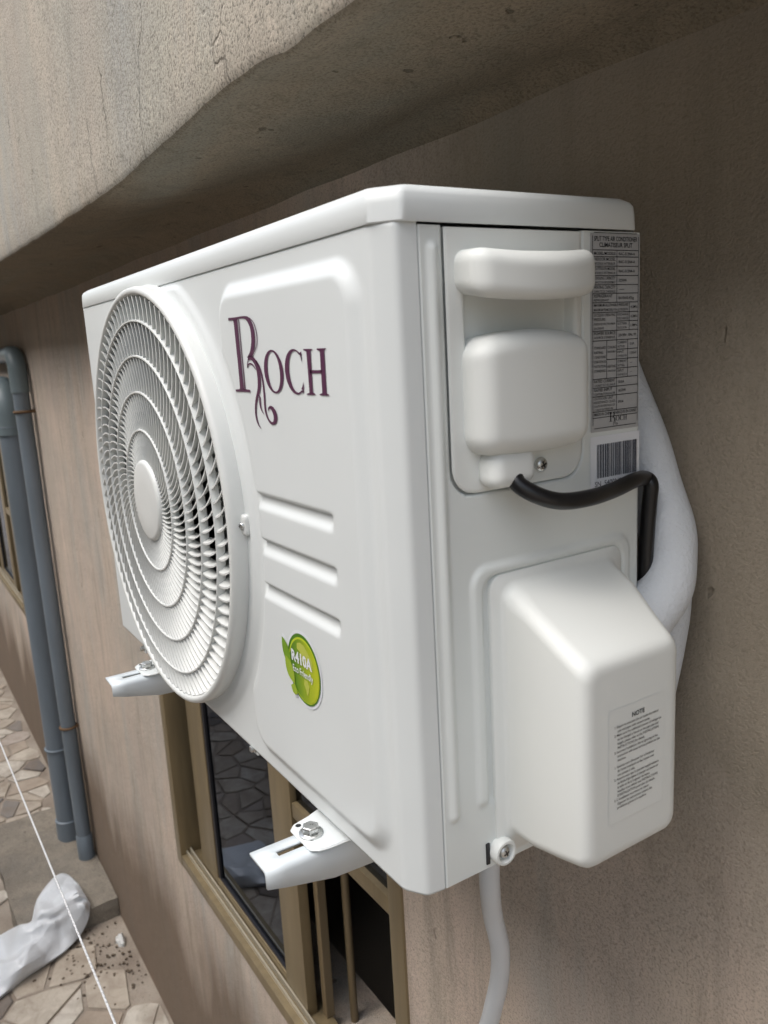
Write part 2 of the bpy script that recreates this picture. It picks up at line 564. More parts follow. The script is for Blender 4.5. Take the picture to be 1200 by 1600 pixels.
# rating plate: y from .1815 to .2345, z from .329 to .478
PL = (.1820, .2345, .3290, .4775)
def rating_print():
    L = []
    y0, y1, z0, z1 = PL[0] + .0012, PL[1] - .0012, PL[2] + .0018, PL[3] - .0018
    Wd, Hh = y1 - y0, z1 - z0
    lw = .00052
    Y = lambda t: y0 + t * Wd
    Z = lambda t: z1 - t * Hh
    def hl(t, a=0, b=1): L.append(quad2(Y(a), Y(b), Z(t) - lw / 2, Z(t) + lw / 2))
    def vl(a, t0, t1): L.append(quad2(Y(a) - lw / 2, Y(a) + lw / 2, Z(t1), Z(t0)))
    for t in (0, 1): hl(t, .03, .97)
    for a in (0, 1): vl(a, .015, .985)
    def tx(s, a, t, h, w, al='L', bold=.0): L.append(textfit(s, Y(a), Z(t), h * 1.06, w * Wd, al, bold * .6 + .004))
    tx('SPLIT TYPE AIR CONDITIONER', .5, .040, .0032, .94, 'C', .012)
    tx('CLIMATISEUR SPLIT', .5, .070, .0030, .72, 'C', .02)
    rows = [.085, .125, .178, .230, .280, .330, .382, .432, .530, .580, .780, .826, .872, .948, .985]
    rows = [.085, .118, .165, .212, .258, .302, .348, .398, .492, .542, .740, .786, .832, .912]
    for t in rows: hl(t)
    hl(.944)
    vl(.52, .085, .348); vl(.80, .348, .492); vl(.52, .398, .542); vl(.52, .542, .912)
    hl(.445, .52, 1)
    hl(.642, .30, 1); hl(.592, .52, 1); hl(.691, .52, 1)
    vl(.30, .542, .740); vl(.77, .542, .740)
    two = [('MODEL/MODELE', None, 'RAC-S12N4-A', .085, .118), ('INDOOR MODEL', 'MODELE INTERIEUR', 'RAC-S12N4-A', .118, .165),
           ('OUTDOOR MODEL', 'MODELE EXTERIEUR', 'RAC-S12N4-A', .165, .212), ('COOLING CAPACITY', 'CAPACITE DE REFROIDISSEMENT', '3250W', .212, .258),
           ('HEATING CAPACITY', 'CAPACITE DE CHAUFFAGE', '\u2014\u2014', .258, .302), ('REFRIGERANT', 'REFRIGERANT', 'R410A/0.47kg', .302, .348),
           ('POWER SOURCE', "SOURCE D'ENERGIE", '220-240V~, 50Hz, 1Ph', .492, .542), ('RATED CURRENT', 'COURANT ACTUEL EVALUE', '10.0A', .740, .786),
           ('RATED INPUT', 'CONTRIBUTION EVALUEE', '1650W', .786, .832)]
    for a, b, c, t0, t1 in two:
        if b:
            tx(a, .03, t0 + .020, .0021, .46, 'L', .012); tx(b, .03, t0 + .040, .0017, .46)
        else:
            tx(a, .03, t0 + .024, .0021, .46, 'L', .012)
        tx(c, .56, (t0 + t1) / 2 + .008, .0020, .40, 'L', .01)
    tx('MAXIMUM ALLOWABLE PRESSURE', .03, .368, .0020, .74, 'L', .01); tx('MAXIMUM PERMISSIBLE VALUE PRESSION', .03, .391, .0018, .74)
    tx('4.5MPa', .83, .380, .0020, .15)
    for i, s in enumerate(('EXCESSIVE OPERATING', 'PRESSURE', 'PRESSION DE FONCTIONNEMENT', 'EXCESSIVE')):
        tx(s, .03, .418 + i * .022, .0019 if i < 2 else .0015, .46)
    tx('DISCHARGE', .54, .417, .0017, .24); tx('DECHARGE', .54, .437, .0017, .24); tx('4.2MPa', .83, .428, .0018, .15)
    tx('SUCTION', .54, .464, .0017, .2); tx('SUCCION', .54, .485, .0017, .2); tx('1.0MPa', .83, .475, .0018, .15)
    for i, s in enumerate(('STANDARD', 'RATING', 'CONDITIONS', 'CONDITIONS DE', 'NOTATION', 'STANDARD')):
        tx(s, .03, .585 + i * .024, .0018, .25)
    tx('COOLING', .32, .585, .0019, .18); tx('REFROIDISSEMENT', .32, .607, .0014, .18)
    tx('HEATING', .32, .685, .0019, .18); tx('CHAUFFAGE', .32, .707, .0014, .18)
    for i, (a, b, c) in enumerate((('CURRENT', 'ACTUEL', '5.6A'), ('INPUT', 'CONTRIBUTION', '1250W'), ('CURRENT', 'ACTUEL', '\u2014'), ('INPUT', 'CONTRIBUTION', '\u2014'))):
        t = .542 + i * .0495
        tx(a, .54, t + .020, .0017, .21); tx(b, .54, t + .041, .0015, .21); tx(c, .82, t + .030, .0018, .15)
    for i, s in enumerate(('OUTDOOR UNIT', 'RESISTANCE CLASS', 'CLASSE DE RESISTANCE DE', "L'UNITE EXTERIEURE")):
        tx(s, .03, .850 + i * .019, .0018 if i < 2 else .0015, .46)
    tx('IPX4', .56, .878, .0020, .2)
    tx('MADE IN CHINA / FABRIQUE EN CHINE', .03, .934, .0022, .94, 'L', .01)
    return join2(L)

NOTE_LINES = ['1. Ensure to evacuate the air inside the indoor', '   unit and pipes with vacuum pump.', '2. Make sure the additional amount of refrigerant',
    '   to be charged is based on the pipe size and', '   length, please refer to the INSTALLATION', '   INSTRUCTIONS for details.', '3. Incorrect installation due to ignoring of the',
    '   instruction will cause serious problem to the', '   machine.', None, "1. Assurez-vous d'\u00e9vacuer l'air \u00e0 l'int\u00e9rieur", "   de l'unit\u00e9 int\u00e9rieure et des tuyaux avec",
    '   une pompe \u00e0 vide.', '2. Assurez-vous que la quantit\u00e9 suppl\u00e9mentaire', '   de fluide frigorig\u00e8ne \u00e0 charger est bas\u00e9e sur', '   la taille et de la longueur de tuyau.',
    '   Veuillez vous r\u00e9f\u00e9rer aux INSTRUCTIONS', "   D'INSTALLATION pour plus de d\u00e9tails.", "3. L' installation incorrecte en raison", "   d'ignorer les instructions causera des", '   probl\u00e8mes graves \u00e0 la machine.']
def note_print(y0, y1, ztop, pitch):
    L = [textfit('NOTE', (y0 + y1) / 2, ztop, .0034, None, 'C', .025)]
    # one scale for all lines so that the print looks set in one size
    full = text2d(NOTE_LINES[2])[0]
    sc = (y1 - y0) / (full[:, 0].max() - full[:, 0].min())
    z = ztop - pitch * 1.25
    for s in NOTE_LINES:
        if s is None:
            z -= pitch * .55; continue
        ind = .0032 if s.startswith('   ') else 0
        V, F = text2d(s.strip(), 1.0, .012)
        V[:, 0] = V[:, 0] * sc + y0 + ind; V[:, 1] = V[:, 1] * sc * 1.05 + z
        V[:, 0] = np.minimum(V[:, 0], y1 + .002)
        L.append((V, F)); z -= pitch
    return join2(L)

TX_PLATE = rating_print()
TX_NOTE = note_print(.1125, .1610, .1400, .00315)
TX_SN = textfit('SN  5400N00A9', .1850, .2850, .0042, .044, 'L', .0)
TX_R410 = textfit('R410A', .6335, .1415, .0098, .0375, 'L', .035, False)
TX_ECO = textfit('Eco Friendly', .6345, .1315, .0062, .0370, 'L', .012, False)

# the wordmark, traced as outlines from its print (crop units) and laid on the front panel
def px(a, b):
    q = on(1, -.0078, 340 + a / 6, 470 + b / 6)
    return (q[0], q[2])
def ell(c, u, v, t0, t1, n=40):
    return [(c[0] + u[0] * math.cos(t) + v[0] * math.sin(t), c[1] + u[1] * math.cos(t) + v[1] * math.sin(t)) for t in np.linspace(t0, t1, n)]
def band(A, B):
    """strip between two outlines of equal length"""
    n = len(A)
    return np.array([px(*q) for q in A] + [px(*q) for q in B]), [(i, i + 1, n + i + 1, n + i) for i in range(n - 1)]
def sm(P, n=6):
    return [tuple(q[:2]) for q in smoothpath([(a, b, 0) for a, b in P], n)]
def stroke(P, wd):
    """tapering stroke along a smooth path; wd(t) half width"""
    Q = sm(P); A, B = [], []
    for i, q in enumerate(Q):
        a = np.array(Q[max(i - 1, 0)]); b = np.array(Q[min(i + 1, len(Q) - 1)])
        t = (b - a) / np.linalg.norm(b - a); nrm = np.array([-t[1], t[0]])
        h = wd(i / (len(Q) - 1))
        A.append(tuple(np.array(q) + nrm * h)); B.append(tuple(np.array(q) - nrm * h))
    return band(A, B)
def poly(P):
    return np.array([px(*q) for q in P]), [tuple(range(len(P)))]
LG = []
LG.append(poly([(92, 162), (132, 157), (178, 152), (180, 172), (172, 182), (140, 186), (126, 182), (92, 185)]))
LG.append(band([(139, 180), (150, 270), (165, 420), (182, 580), (195, 720), (202, 815), (200, 832)], [(174, 178), (183, 270), (198, 420), (214, 580), (227, 720), (238, 815), (244, 832)]))
LG.append(band([(184, 174), (196, 300), (213, 480), (231, 660), (245, 832)], [(191, 174), (203, 300), (220, 480), (238, 660), (254, 832)]))
LG.append(poly([(163, 832), (200, 828), (254, 828), (298, 836), (299, 857), (240, 853), (164, 851)]))
LG.append(band(sm([(176, 152), (215, 145), (252, 143), (280, 152), (305, 186), (325, 235), (338, 300), (342, 370), (338, 430), (326, 482), (312, 520)]), sm([(178, 170), (210, 165), (236, 166), (256, 178), (276, 206), (294, 250), (304, 305), (308, 370), (304, 430), (294, 482), (270, 532)])))
LG.append(stroke([(290, 160), (322, 195), (344, 250), (358, 320), (360, 385), (350, 445), (330, 490), (314, 516)], lambda t: 3.2))
LG.append(stroke([(270, 531), (300, 522), (325, 526)], lambda t: 5))
LG.append(band(sm([(276, 534), (318, 524), (348, 552), (374, 605), (390, 680), (397, 770), (390, 850), (372, 905), (362, 960), (356, 1030), (364, 1100), (382, 1160), (402, 1197)]), sm([(274, 560), (300, 552), (326, 576), (348, 622), (362, 690), (368, 770), (366, 830), (354, 890), (345, 950), (342, 1030), (350, 1100), (370, 1160), (398, 1200)])))
LG.append(stroke([(271, 630), (279, 600), (300, 590), (325, 606), (350, 645)], lambda t: 2 + 5 * math.sin(math.pi * t)))
LG.append(stroke([(271, 628), (272, 580), (282, 545)], lambda t: 3.0))
LG.append(stroke([(350, 560), (382, 620), (405, 700), (420, 790), (430, 890), (436, 990), (448, 1060), (470, 1115), (500, 1148), (528, 1140), (535, 1090), (520, 1035), (494, 1000), (474, 1008), (466, 1036)],
                 lambda t: (7 if t < .5 else 7 + 10 * math.sin(math.pi * min(1, (t - .5) / .47)) ** 1.0) * (1 if t < .93 else (1 - t) / .07 * .9 + .1)))
LG.append(stroke([(376, 884), (387, 905), (390, 955), (400, 1010), (426, 1064)], lambda t: 2 + 5 * math.sin(math.pi * t)))
tw = 2 * math.pi
LG.append(band(ell((518, 664), (89, 5), (21, 204), 0, tw, 61), ell((518, 664), (57, 3), (19.5, 188), 0, tw, 61)))
LG.append(band(ell((722, 665), (98, 5), (20, 213), .97, 5.45, 50), ell((730, 665), (68, 3), (19, 196), 1.10, 5.32, 50)))
LG.append(poly([(760, 492), (774, 474), (777, 520), (782, 578), (776, 560), (768, 525)]))
LG.append(poly([(786, 838), (778, 826), (788, 800), (797, 758), (799, 810), (799, 860), (789, 866)]))
for a, b, e, f_ in (((793, 452), (880, 450), (828, 880), (911, 881)), ((918, 447), (1008, 444), (948, 884), (1039, 888))):
    xl0 = a[0] + 34; xr0 = b[0] - 22; xl1 = e[0] + 28; xr1 = f_[0] - 26
    LG.append(poly([a, b, (b[0] - 1, b[1] + 9), (xr0 + 3, b[1] + 20), (xl0 - 4, a[1] + 22), (a[0] + 4, a[1] + 12)]))
    LG.append(poly([(xl0 - 4, a[1] + 20), (xr0 + 3, b[1] + 18), (xr1, f_[1] - 18), (xl1 - 2, e[1] - 16)]))
    LG.append(poly([(xl1 - 2, e[1] - 18), (xr1, f_[1] - 20), (f_[0] - 6, f_[1] - 10), (f_[0], f_[1] + 2), (e[0], e[1] + 2), (e[0] + 1, e[1] - 8)]))
LG.append(poly([(855, 651), (968, 650), (970, 679), (858, 679)]))
LOGO = join2(LG)

# ================================================================== SETTING
FZ = -1.93
WY = .31
# ---- ground: one sheet, broken-tile paving laid into it along the house
g = sheet('pavement', ([(-60, -60, FZ), (60, -60, FZ), (60, 40, FZ), (-60, 40, FZ)], [(0, 1, 2, 3)]), M['mortar'], smooth=False, org=(0, 0, FZ))
tag(g, kind='structure', label='broken-tile paving in brown mortar along the house')

def voronoi(x0, x1, y0, y1, cell, skip):
    pts = []
    nx, ny = int((x1 - x0) / cell), int((y1 - y0) / cell)
    for i in range(-1, nx + 2):
        for j in range(-1, ny + 2):
            pts.append((x0 + (i + .5 + random.uniform(-.72, .72)) * cell, y0 + (j + .5 + random.uniform(-.72, .72)) * cell))
    P = np.array(pts); out = []
    for i, c in enumerate(P):
        if not (x0 < c[0] < x1 and y0 < c[1] < y1) or skip(c[0], c[1]): continue
        d = np.hypot(*(P - c).T)
        gap = random.uniform(.004, .011)
        pg = [(c[0] - 1, c[1] - 1), (c[0] + 1, c[1] - 1), (c[0] + 1, c[1] + 1), (c[0] - 1, c[1] + 1)]
        for q in P[(d < cell * 4) & (d > 1e-9)]:
            n = q - c; L = np.hypot(*n); n = n / L; lim = L / 2 - gap
            new = []
            for a, b in zip(pg, pg[1:] + pg[:1]):
                da = (a[0] - c[0]) * n[0] + (a[1] - c[1]) * n[1] - lim
                db = (b[0] - c[0]) * n[0] + (b[1] - c[1]) * n[1] - lim
                if da <= 0: new.append(a)
                if da * db < 0:
                    t = da / (da - db); new.append((a[0] + t * (b[0] - a[0]), a[1] + t * (b[1] - a[1])))
            pg = new
            if len(pg) < 3: break
        if len(pg) >= 3:
            pg = [(min(max(a, x0), x1), min(max(b, y0), y1)) for a, b in pg]
            out.append((c, pg))
    return out

def tile(pg, c, h):
    n = len(pg); tx, ty = random.uniform(-.02, .02), random.uniform(-.02, .02)
    V = [(a, b, FZ - .004) for a, b in pg] + [(a, b, FZ + h + tx * (a - c[0]) + ty * (b - c[1])) for a, b in pg]
    V += [(c[0] + (a - c[0]) * .965, c[1] + (b - c[1]) * .965, FZ + h + .0025 + tx * (a - c[0]) + ty * (b - c[1])) for a, b in pg]
    F = [(i, (i + 1) % n, n + (i + 1) % n, n + i) for i in range(n)] + [(n + i, n + (i + 1) % n, 2 * n + (i + 1) % n, 2 * n + i) for i in range(n)]
    F.append(tuple(range(2 * n, 3 * n)))
    return V, F

PLX0, PLX1, PLY0 = -2.95, -2.02, -.08
def nogo(x, y):
    return (PLX0 - .05 < x < PLX1 + .10 and y > PLY0 - .05)
cells = voronoi(-2.02, 1.6, -1.7, WY - .015, .155, nogo) + voronoi(-7.5, -2.02, -1.7, WY - .015, .135, nogo)
near = sorted(cells, key=lambda q: abs(q[0][1] - .08) * 2.4 + max(0, -1.25 - q[0][0]) * .28 + max(0, q[0][0] + 1.25) * 2.5)
mass = []
for i, (c, pg) in enumerate(near):
    vf = tile(pg, c, random.uniform(.002, .006))
    if i < 290:
        o = obj('tile', vf, M['tile_piece'], g)
    else:
        mass.append(vf)
o = obj('tile_pieces', join(*mass), M['tile_mass'], g)
o['kind'] = 'stuff'

# ---- the house: plastered wall, projecting beam above, windows
house = thing('house', 'brown plastered house wall under a rough projecting concrete beam', 'house', (0, WY, FZ))
WL, WR, WB, WT = -.985, .283, -1.085, .10
W2 = (-3.835, .10)      # offset of the farther window
xs = [-11, WL + W2[0], WR + W2[0], WL, WR, 4.0]
def wall_mesh():
    V, F = [], []
    def q(a, b, c, d):
        n = len(V); V.extend([a, b, c, d]); F.append((n, n + 1, n + 2, n + 3))
    def panel(x0, x1, z0, z1):
        # gentle unevenness comes from a grid
        nx = max(1, int((x1 - x0) / .12)); nz_ = max(1, int((z1 - z0) / .12))
        n0 = len(V)
        for i in range(nx + 1):
            for j in range(nz_ + 1):
                x = x0 + (x1 - x0) * i / nx; z = z0 + (z1 - z0) * j / nz_
                e = 0 if (i in (0, nx) or j in (0, nz_)) else .004 * nz(x * 2.1, 3, z * 2.1)
                V.append((x, WY + e, z))
        for i in range(nx):
            for j in range(nz_):
                a = n0 + i * (nz_ + 1) + j
                F.append((a, a + nz_ + 1, a + nz_ + 2, a + 1))
    T = .70
    for i, (a, b) in enumerate(zip(xs, xs[1:])):
        if i in (1, 3):
            dz = W2[1] if i == 1 else 0
            panel(a, b, FZ - .02, WB + dz); panel(a, b, WT + dz, T)
            z0, z1 = WB + dz, WT + dz
            for (p0, p1) in (((a, z0), (b, z0)), ((b, z0), (b, z1)), ((b, z1), (a, z1)), ((a, z1), (a, z0))):
                q((p0[0], WY, p0[1]), (p1[0], WY, p1[1]), (p1[0], WY + .2, p1[1]), (p0[0], WY + .2, p0[1]))
        else:
            panel(a, b, FZ - .02, T)
    return V, F
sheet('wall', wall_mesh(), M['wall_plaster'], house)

# projecting beam: front face, worn lower edge, sagging underside
BY = .042
edge_px = [(-60, 452), (0, 410), (60, 374), (100, 347), (155, 312), (200, 277), (235, 243), (280, 205), (320, 166), (355, 135), (390, 110), (440, 87), (480, 58), (520, 31), (565, 0), (600, -28)]
EX = np.array([on(1, BY, *q)[[0, 2]] for q in edge_px])
EX = EX[np.argsort(EX[:, 0])]
def edge_z(x):
    if x < EX[0, 0] or x > EX[-1, 0]:
        base = EX[0, 1] if x < EX[0, 0] else EX[-1, 1]
        return base + .006 * nz(x * 2.3, 1.7)
    return float(np.interp(x, EX[:, 0], EX[:, 1])) + .0022 * nz(x * 22, 1.7)
def beam_mesh():
    xx = list(np.arange(-11, -3, .25)) + list(np.arange(-3, 1.6, .02)) + list(np.arange(1.6, 4.01, .3))
    V, F = [], []
    ys = np.linspace(0, 1, 16)
    for x in xx:
        e = edge_z(x); f = BY + .003 * nz(x * 3, 9) + .0012 * nz(x * 30, 4)
        R = [(f, 3.4), (f, 2.4), (f, 1.6), (f, 1.1), (f, .9), (f, .78), (f - .001, e + .045), (f, e + .012), (f + .0025, e + .004), (f + .007, e + .0005)]
        for t in ys[1:]:
            y = f + .007 + (WY + .004 - f - .007) * t
            zz = e * (1 - t) + .648 * t + .010 * math.sin(math.pi * t) * (nz(x * 1.7, y * 6, 2) * 1.6 + .2) + .004 * nz(x * 6, y * 14)
            zz -= .020 * max(0, (t - .82) / .18) ** 2
            R.append((y, zz))
        R = [(WY + .6, 3.4)] + R
        V += [(x, y, z) for y, z in R]
    n = len(R)
    for i in range(len(xx) - 1):
        for j in range(n - 1):
            F.append((i * n + j, i * n + j + 1, (i + 1) * n + j + 1, (i + 1) * n + j))
    return V, F, n
bv, bf, bn = beam_mesh()
bo = sheet('beam', (bv, bf), M['beam_plaster'], house)
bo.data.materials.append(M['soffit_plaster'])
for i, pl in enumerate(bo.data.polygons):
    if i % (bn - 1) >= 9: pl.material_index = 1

# unseen wall added behind the camera to keep the low sky off the scene
NY, NH = -3.2, 4.7
blocker = thing('sky_block_wall', 'plain cement wall out of view, added to block the low sky', 'house', (0, NY, FZ))
obj('wall', box(-9, 3.0, NY - .3, NY, FZ - .02, FZ + NH), M['plinth_cement'], blocker)
obj('block_wall_top', box(-9.1, 3.1, NY - .4, NY + .12, FZ + NH, FZ + NH + .12), M['plinth_cement'], blocker)

# rooms behind the windows
def inward(x0, x1, y0, y1, z0, z1):
    V = [(x, y, z) for x in (x0, x1) for y in (y0, y1) for z in (z0, z1)]
    return V, [(0, 1, 3, 2), (4, 5, 7, 6), (2, 3, 7, 6), (1, 5, 7, 3)]
for dx in (0, W2[0]):
    r = sheet('room', inward(-1.7 + dx, .9 + dx, WY + .2, 3.2, FZ + .02, .78), M['room_plaster'], house, False)
    fl = sheet('room_floor', ([(-1.7 + dx, WY + .2, FZ + .025), (.9 + dx, WY + .2, FZ + .025), (.9 + dx, 3.2, FZ + .025), (-1.7 + dx, 3.2, FZ + .025)], [(0, 1, 2, 3)]), M['room_floor'], r, False)
    fw = sheet('front_inside', ([(-1.7 + dx, WY + .198, FZ), (WL + dx, WY + .198, FZ), (WL + dx, WY + .198, .78), (-1.7 + dx, WY + .198, .78),
                                 (WR + dx, WY + .198, FZ), (.9 + dx, WY + .198, FZ), (.9 + dx, WY + .198, .78), (WR + dx, WY + .198, .78)], [(3, 2, 1, 0), (7, 6, 5, 4)]), M['room_plaster'], r, False)

def window(dx, dz, label):
    def sh(vf): return [(a + dx, b, c + dz) for a, b, c in vf[0]], vf[1]
    y0, y1 = WY - .005, WY + .075
    t = .040
    fr = join(box(WL, WL + t, y0, y1, WB, WT, .003), box(WR - t, WR, y0, y1, WB, WT, .003),
              box(WL + t, WR - t, y0 + .001, y1, WB, WB + .034, .003), box(WL + t, WR - t, y0 + .001, y1, WT - t, WT, .003))
    f = obj('window', sh(fr), M['bronze'], house, True, angle=40)
    f['label'] = label
    # raised lip along the outer frame
    ys = WY + .030
    sl = on(1, ys, 288, 1088)[0]; sr = on(1, ys, 311, 1098)[0]
    ml = (on(1, ys, 420, 1192)[0] + on(1, ys, 453, 1583)[0]) / 2; mr = (on(1, ys, 445, 1205)[0] + on(1, ys, 489, 1600)[0]) / 2
    gb = WB + .070
    obj('sash_stile', sh(box(sl, sr, ys, ys + .022, WB + .034, WT - t, .002)), M['bronze'], f, True, angle=40)
    obj('sash_stile', sh(box(ml, mr, ys - .002, ys + .022, WB + .034, WT - t, .002)), M['bronze'], f, True, angle=40)
    obj('sash_rail', sh(box(sr, ml, ys, ys + .020, WB + .034, gb, .002)), M['bronze'], f, True, angle=40)
    obj('sash_rail', sh(box(sr, ml, ys, ys + .020, WT - t - .045, WT - t, .002)), M['bronze'], f, True, angle=40)
    obj('glass_pane', sh(box(sr + .006, ml - .002, ys + .009, ys + .013, gb, WT - t - .045)), M['glass'], f)
    obj('gasket', sh(join(box(sr, sr + .016, ys + .003, ys + .016, gb, WT - t - .045), box(sr + .016, ml, ys + .003, ys + .016, gb, gb + .006))), M['gasket'], f)
    obj('track', sh(join(box(WL + t, WR - t, WY + .012, WY + .016, WB + .034, WB + .044), box(WL + t, WR - t, WY + .023, WY + .027, WB + .034, WB + .050))), M['track_metal'], f)
    # right half: sash slid open, fixed light above a transom, guard bars in the room opening
    ty = WY + .030
    tz = on(1, ty, 598, 1420)[2]
    obj('transom', sh(box(mr + .002, WR - t, ty, ty + .03, tz, tz + .034, .002)), M['bronze'], f, True, angle=40)
    obj('glass_pane', sh(box(mr + .002, WR - t - .05, ty + .012, ty + .016, tz + .034, WT - t)), M['glass'], f)
    obj('stile_above_transom', sh(box(WR - t - .05, WR - t - .004, ty - .002, ty + .03, tz + .036, WT - t, .004)), M['bronze'], f, True, angle=40)
    il = on(1, ty + .02, 581, 1425)[0]; ir = WR - t - .012
    st = obj('inner_stile', sh(box(ir - .032, ir, ty + .01, ty + .035, WB + .034, tz, .003)), M['bronze'], f, True, angle=40)
    for zz in (-.56, -.60):
        obj('latch', sh(box(ir - .008, ir + .004, ty + .000, ty + .010, zz - .009, zz + .009, .002)), M['track_metal'], st, True, angle=40)
    obj('sash_stile_behind', sh(box(mr + .010, mr + .030, ty + .03, ty + .05, WB + .034, WT - t, .002)), M['bar_iron'], f)
    xv = (on(1, WY + .125, 533, 1372)[0] + on(1, WY + .125, 560, 1600)[0]) / 2
    for k_ in range(4):
        xb = xv - k_ * .29
        obj('security_bar', sh(lathe((xb, WY + .125, WB), (0, 0, 1), [(.009, 0.0), (.009, WT - WB)], 10)), M['bar_iron'], f, True, angle=50)
    return f
wn1 = window(0, 0, 'bronze sliding window below the air conditioner with dark glass')
wn2 = window(W2[0], W2[1], 'bronze window farther along the wall beyond the grey pipes')

# ================================================================== AIR CONDITIONER
W, H, D = .80, .479, .237
ac = thing('air_conditioner', 'white outdoor air conditioner unit with a round fan grille on wall brackets', 'air conditioner', (.40, .12, -.012))
GC = (.306, .2405)
RO = .232
RH = .0065      # height of the pressed panel

def bend(P, r, n=5):
    """polyline with rounded corners, returns list of (x, y)"""
    out = [P[0]]
    for a, b, c in zip(P, P[1:], P[2:]):
        a, b, c = map(np.array, (a, b, c))
        p = b + (a - b) / np.linalg.norm(a - b) * r; q = b + (c - b) / np.linalg.norm(c - b) * r
        for t in np.linspace(0, 1, n):
            out.append(tuple((1 - t) ** 2 * p + 2 * t * (1 - t) * b + t * t * q))
    out.append(P[-1])
    return out

def front_panel():
    left = bend([(0, .05), (0, 0), (.03, 0)], .006)[:-1]
    right = bend([(.775, 0), (.782, 0), (.7985, .0105), (.8, .0255)], .004)[1:]
    right = [q for q in right]
    mid = [(x, 0.0) for x in np.arange(.008, .777, .0030)]
    prof = np.array(left + mid + right)
    zs = np.concatenate([[-.010, -.001], np.arange(0, H - .0022, .0016), [H - .0015, H]])
    us = np.arange(len(prof)).astype(float)
    def fn(U, V):
        i = U.astype(int)
        X = prof[i, 0]; Y = prof[i, 1].copy(); Z = np.maximum(V, 0.0).copy()
        dist = np.hypot(X - GC[0], V - GC[1])
        sd_ = sdrect(X, V, (.520 + .772) / 2, (.014 + .464) / 2, (.772 - .520) / 2, (.464 - .014) / 2, .034)
        sd_ = np.maximum(sd_, .268 - dist)
        h = RH * (1 - sstep(-.015, .001, sd_))
        # skirt pressed around the grille
        sk = .0035 * (1 - sstep(.250, .262, dist)) * sstep(.002, .010, H - V) * sstep(.001, .008, V)
        h = np.maximum(h, sk)
        # three pressed louvres
        for zc in (.2745, .2330, .1915):
            s_ = (zc + .0068 - V) / .0150           # 0 at upper edge, 1 at lower
            along = sstep(.572, .578, X) * (1 - sstep(.716, .723, X))
            dp = np.where((s_ > -.09) & (s_ < 1), np.where(s_ < .12, sstep(-.09, .12, s_), 1 - sstep(.35, 1.0, s_)), 0)
            h = h - .0042 * dp * along
        flat = (X > .008) & (X < .78)
        Y = Y - np.where(flat, h, 0)
        # bottom edge folded under, top edge folded back
        Y = Y + np.where(V < 0, np.minimum(-V, .01), 0)
        X = np.where(V < 0, np.minimum(X, .7990 - np.minimum(-V, .01)), X)
        Y = Y + np.where(V > H - .001, .0012, 0)
        return np.stack([X, Y, Z], -1)
    P, Q = heightgrid(us, zs, fn)
    c = P[np.array(Q)].mean(1)
    keep = np.hypot(c[:, 0] - GC[0], c[:, 2] - GC[1]) > .228
    Q = [q for q, k_ in zip(Q, keep) if k_]
    return P, Q
fp = sheet('front_panel', front_panel(), M['panel_paint'], ac)

# body behind the panels
obj('inner_body', join(box(.004, .7780, .14, D - .003, 0, H - .004), box(.56, .7780, .028, .14, 0, H - .004)), M['dark_inside'], ac)
obj('base_pan', box(.010, .786, .016, D - .004, -.009, -.0012, .002), M['side_paint'], ac)
obj('end_panel', box(.0015, .0035, .05, D, 0, H), M['panel_paint'], ac)
obj('rear_coil', box(.02, .78, D - .002, D + .004, .01, H - .01), M['zinc'], ac)

# side panel with pressed ribs, recess for the handle panel
HPY0, HPY1, HPZ0 = .0455, .1725, .2965
def side_panel():
    ys = np.concatenate([[.0262, .0270], np.arange(.0285, D - .0015, .0015), [D - .0012, D]])
    zs = np.concatenate([np.arange(0, H - .004, .0020), [H - .0022]])
    def fn(U, V):
        h = np.zeros_like(U)
        r1 = sdrect(U, V, .0370, .259, .0050, .208, .0050)
        h = h + .0030 * (1 - sstep(-.0045, .0010, r1))
        # ridge framing the valve cover: outer line and inner recess
        a = sdrect(U, V, .142, .115, .0835, .1285, .016)
        b = sdrect(U, V, .142, .113, .0735, .1225, .013)
        ridge = (1 - sstep(-.0035, .0010, a))
        open_ = np.where(V < .058, 0, 1) * 1.0
        soft = sstep(.052, .060, V)
        h = h + .0028 * ridge * np.maximum(soft, sstep(-.012, -.004, -(U - .070)) * 0)
        h = h - .0045 * (1 - sstep(-.003, .0015, b)) * soft
        hp = sdrect(U, V, (HPY0 + HPY1) / 2, (HPZ0 + .52) / 2, (HPY1 - HPY0) / 2, (.52 - HPZ0) / 2, .020)
        h = h - .0075 * (1 - sstep(-.0012, .0008, hp))
        h = np.where(U < .0268, -.004, h)
        h = np.where(U > D - .001, -.006, h)
        h = np.where((U > .216) & (h == 0), 0, h)
        return np.stack([W + h, U, V], -1)
    return heightgrid(ys, zs, fn)
sheet('side_panel', side_panel(), M['side_paint'], ac)

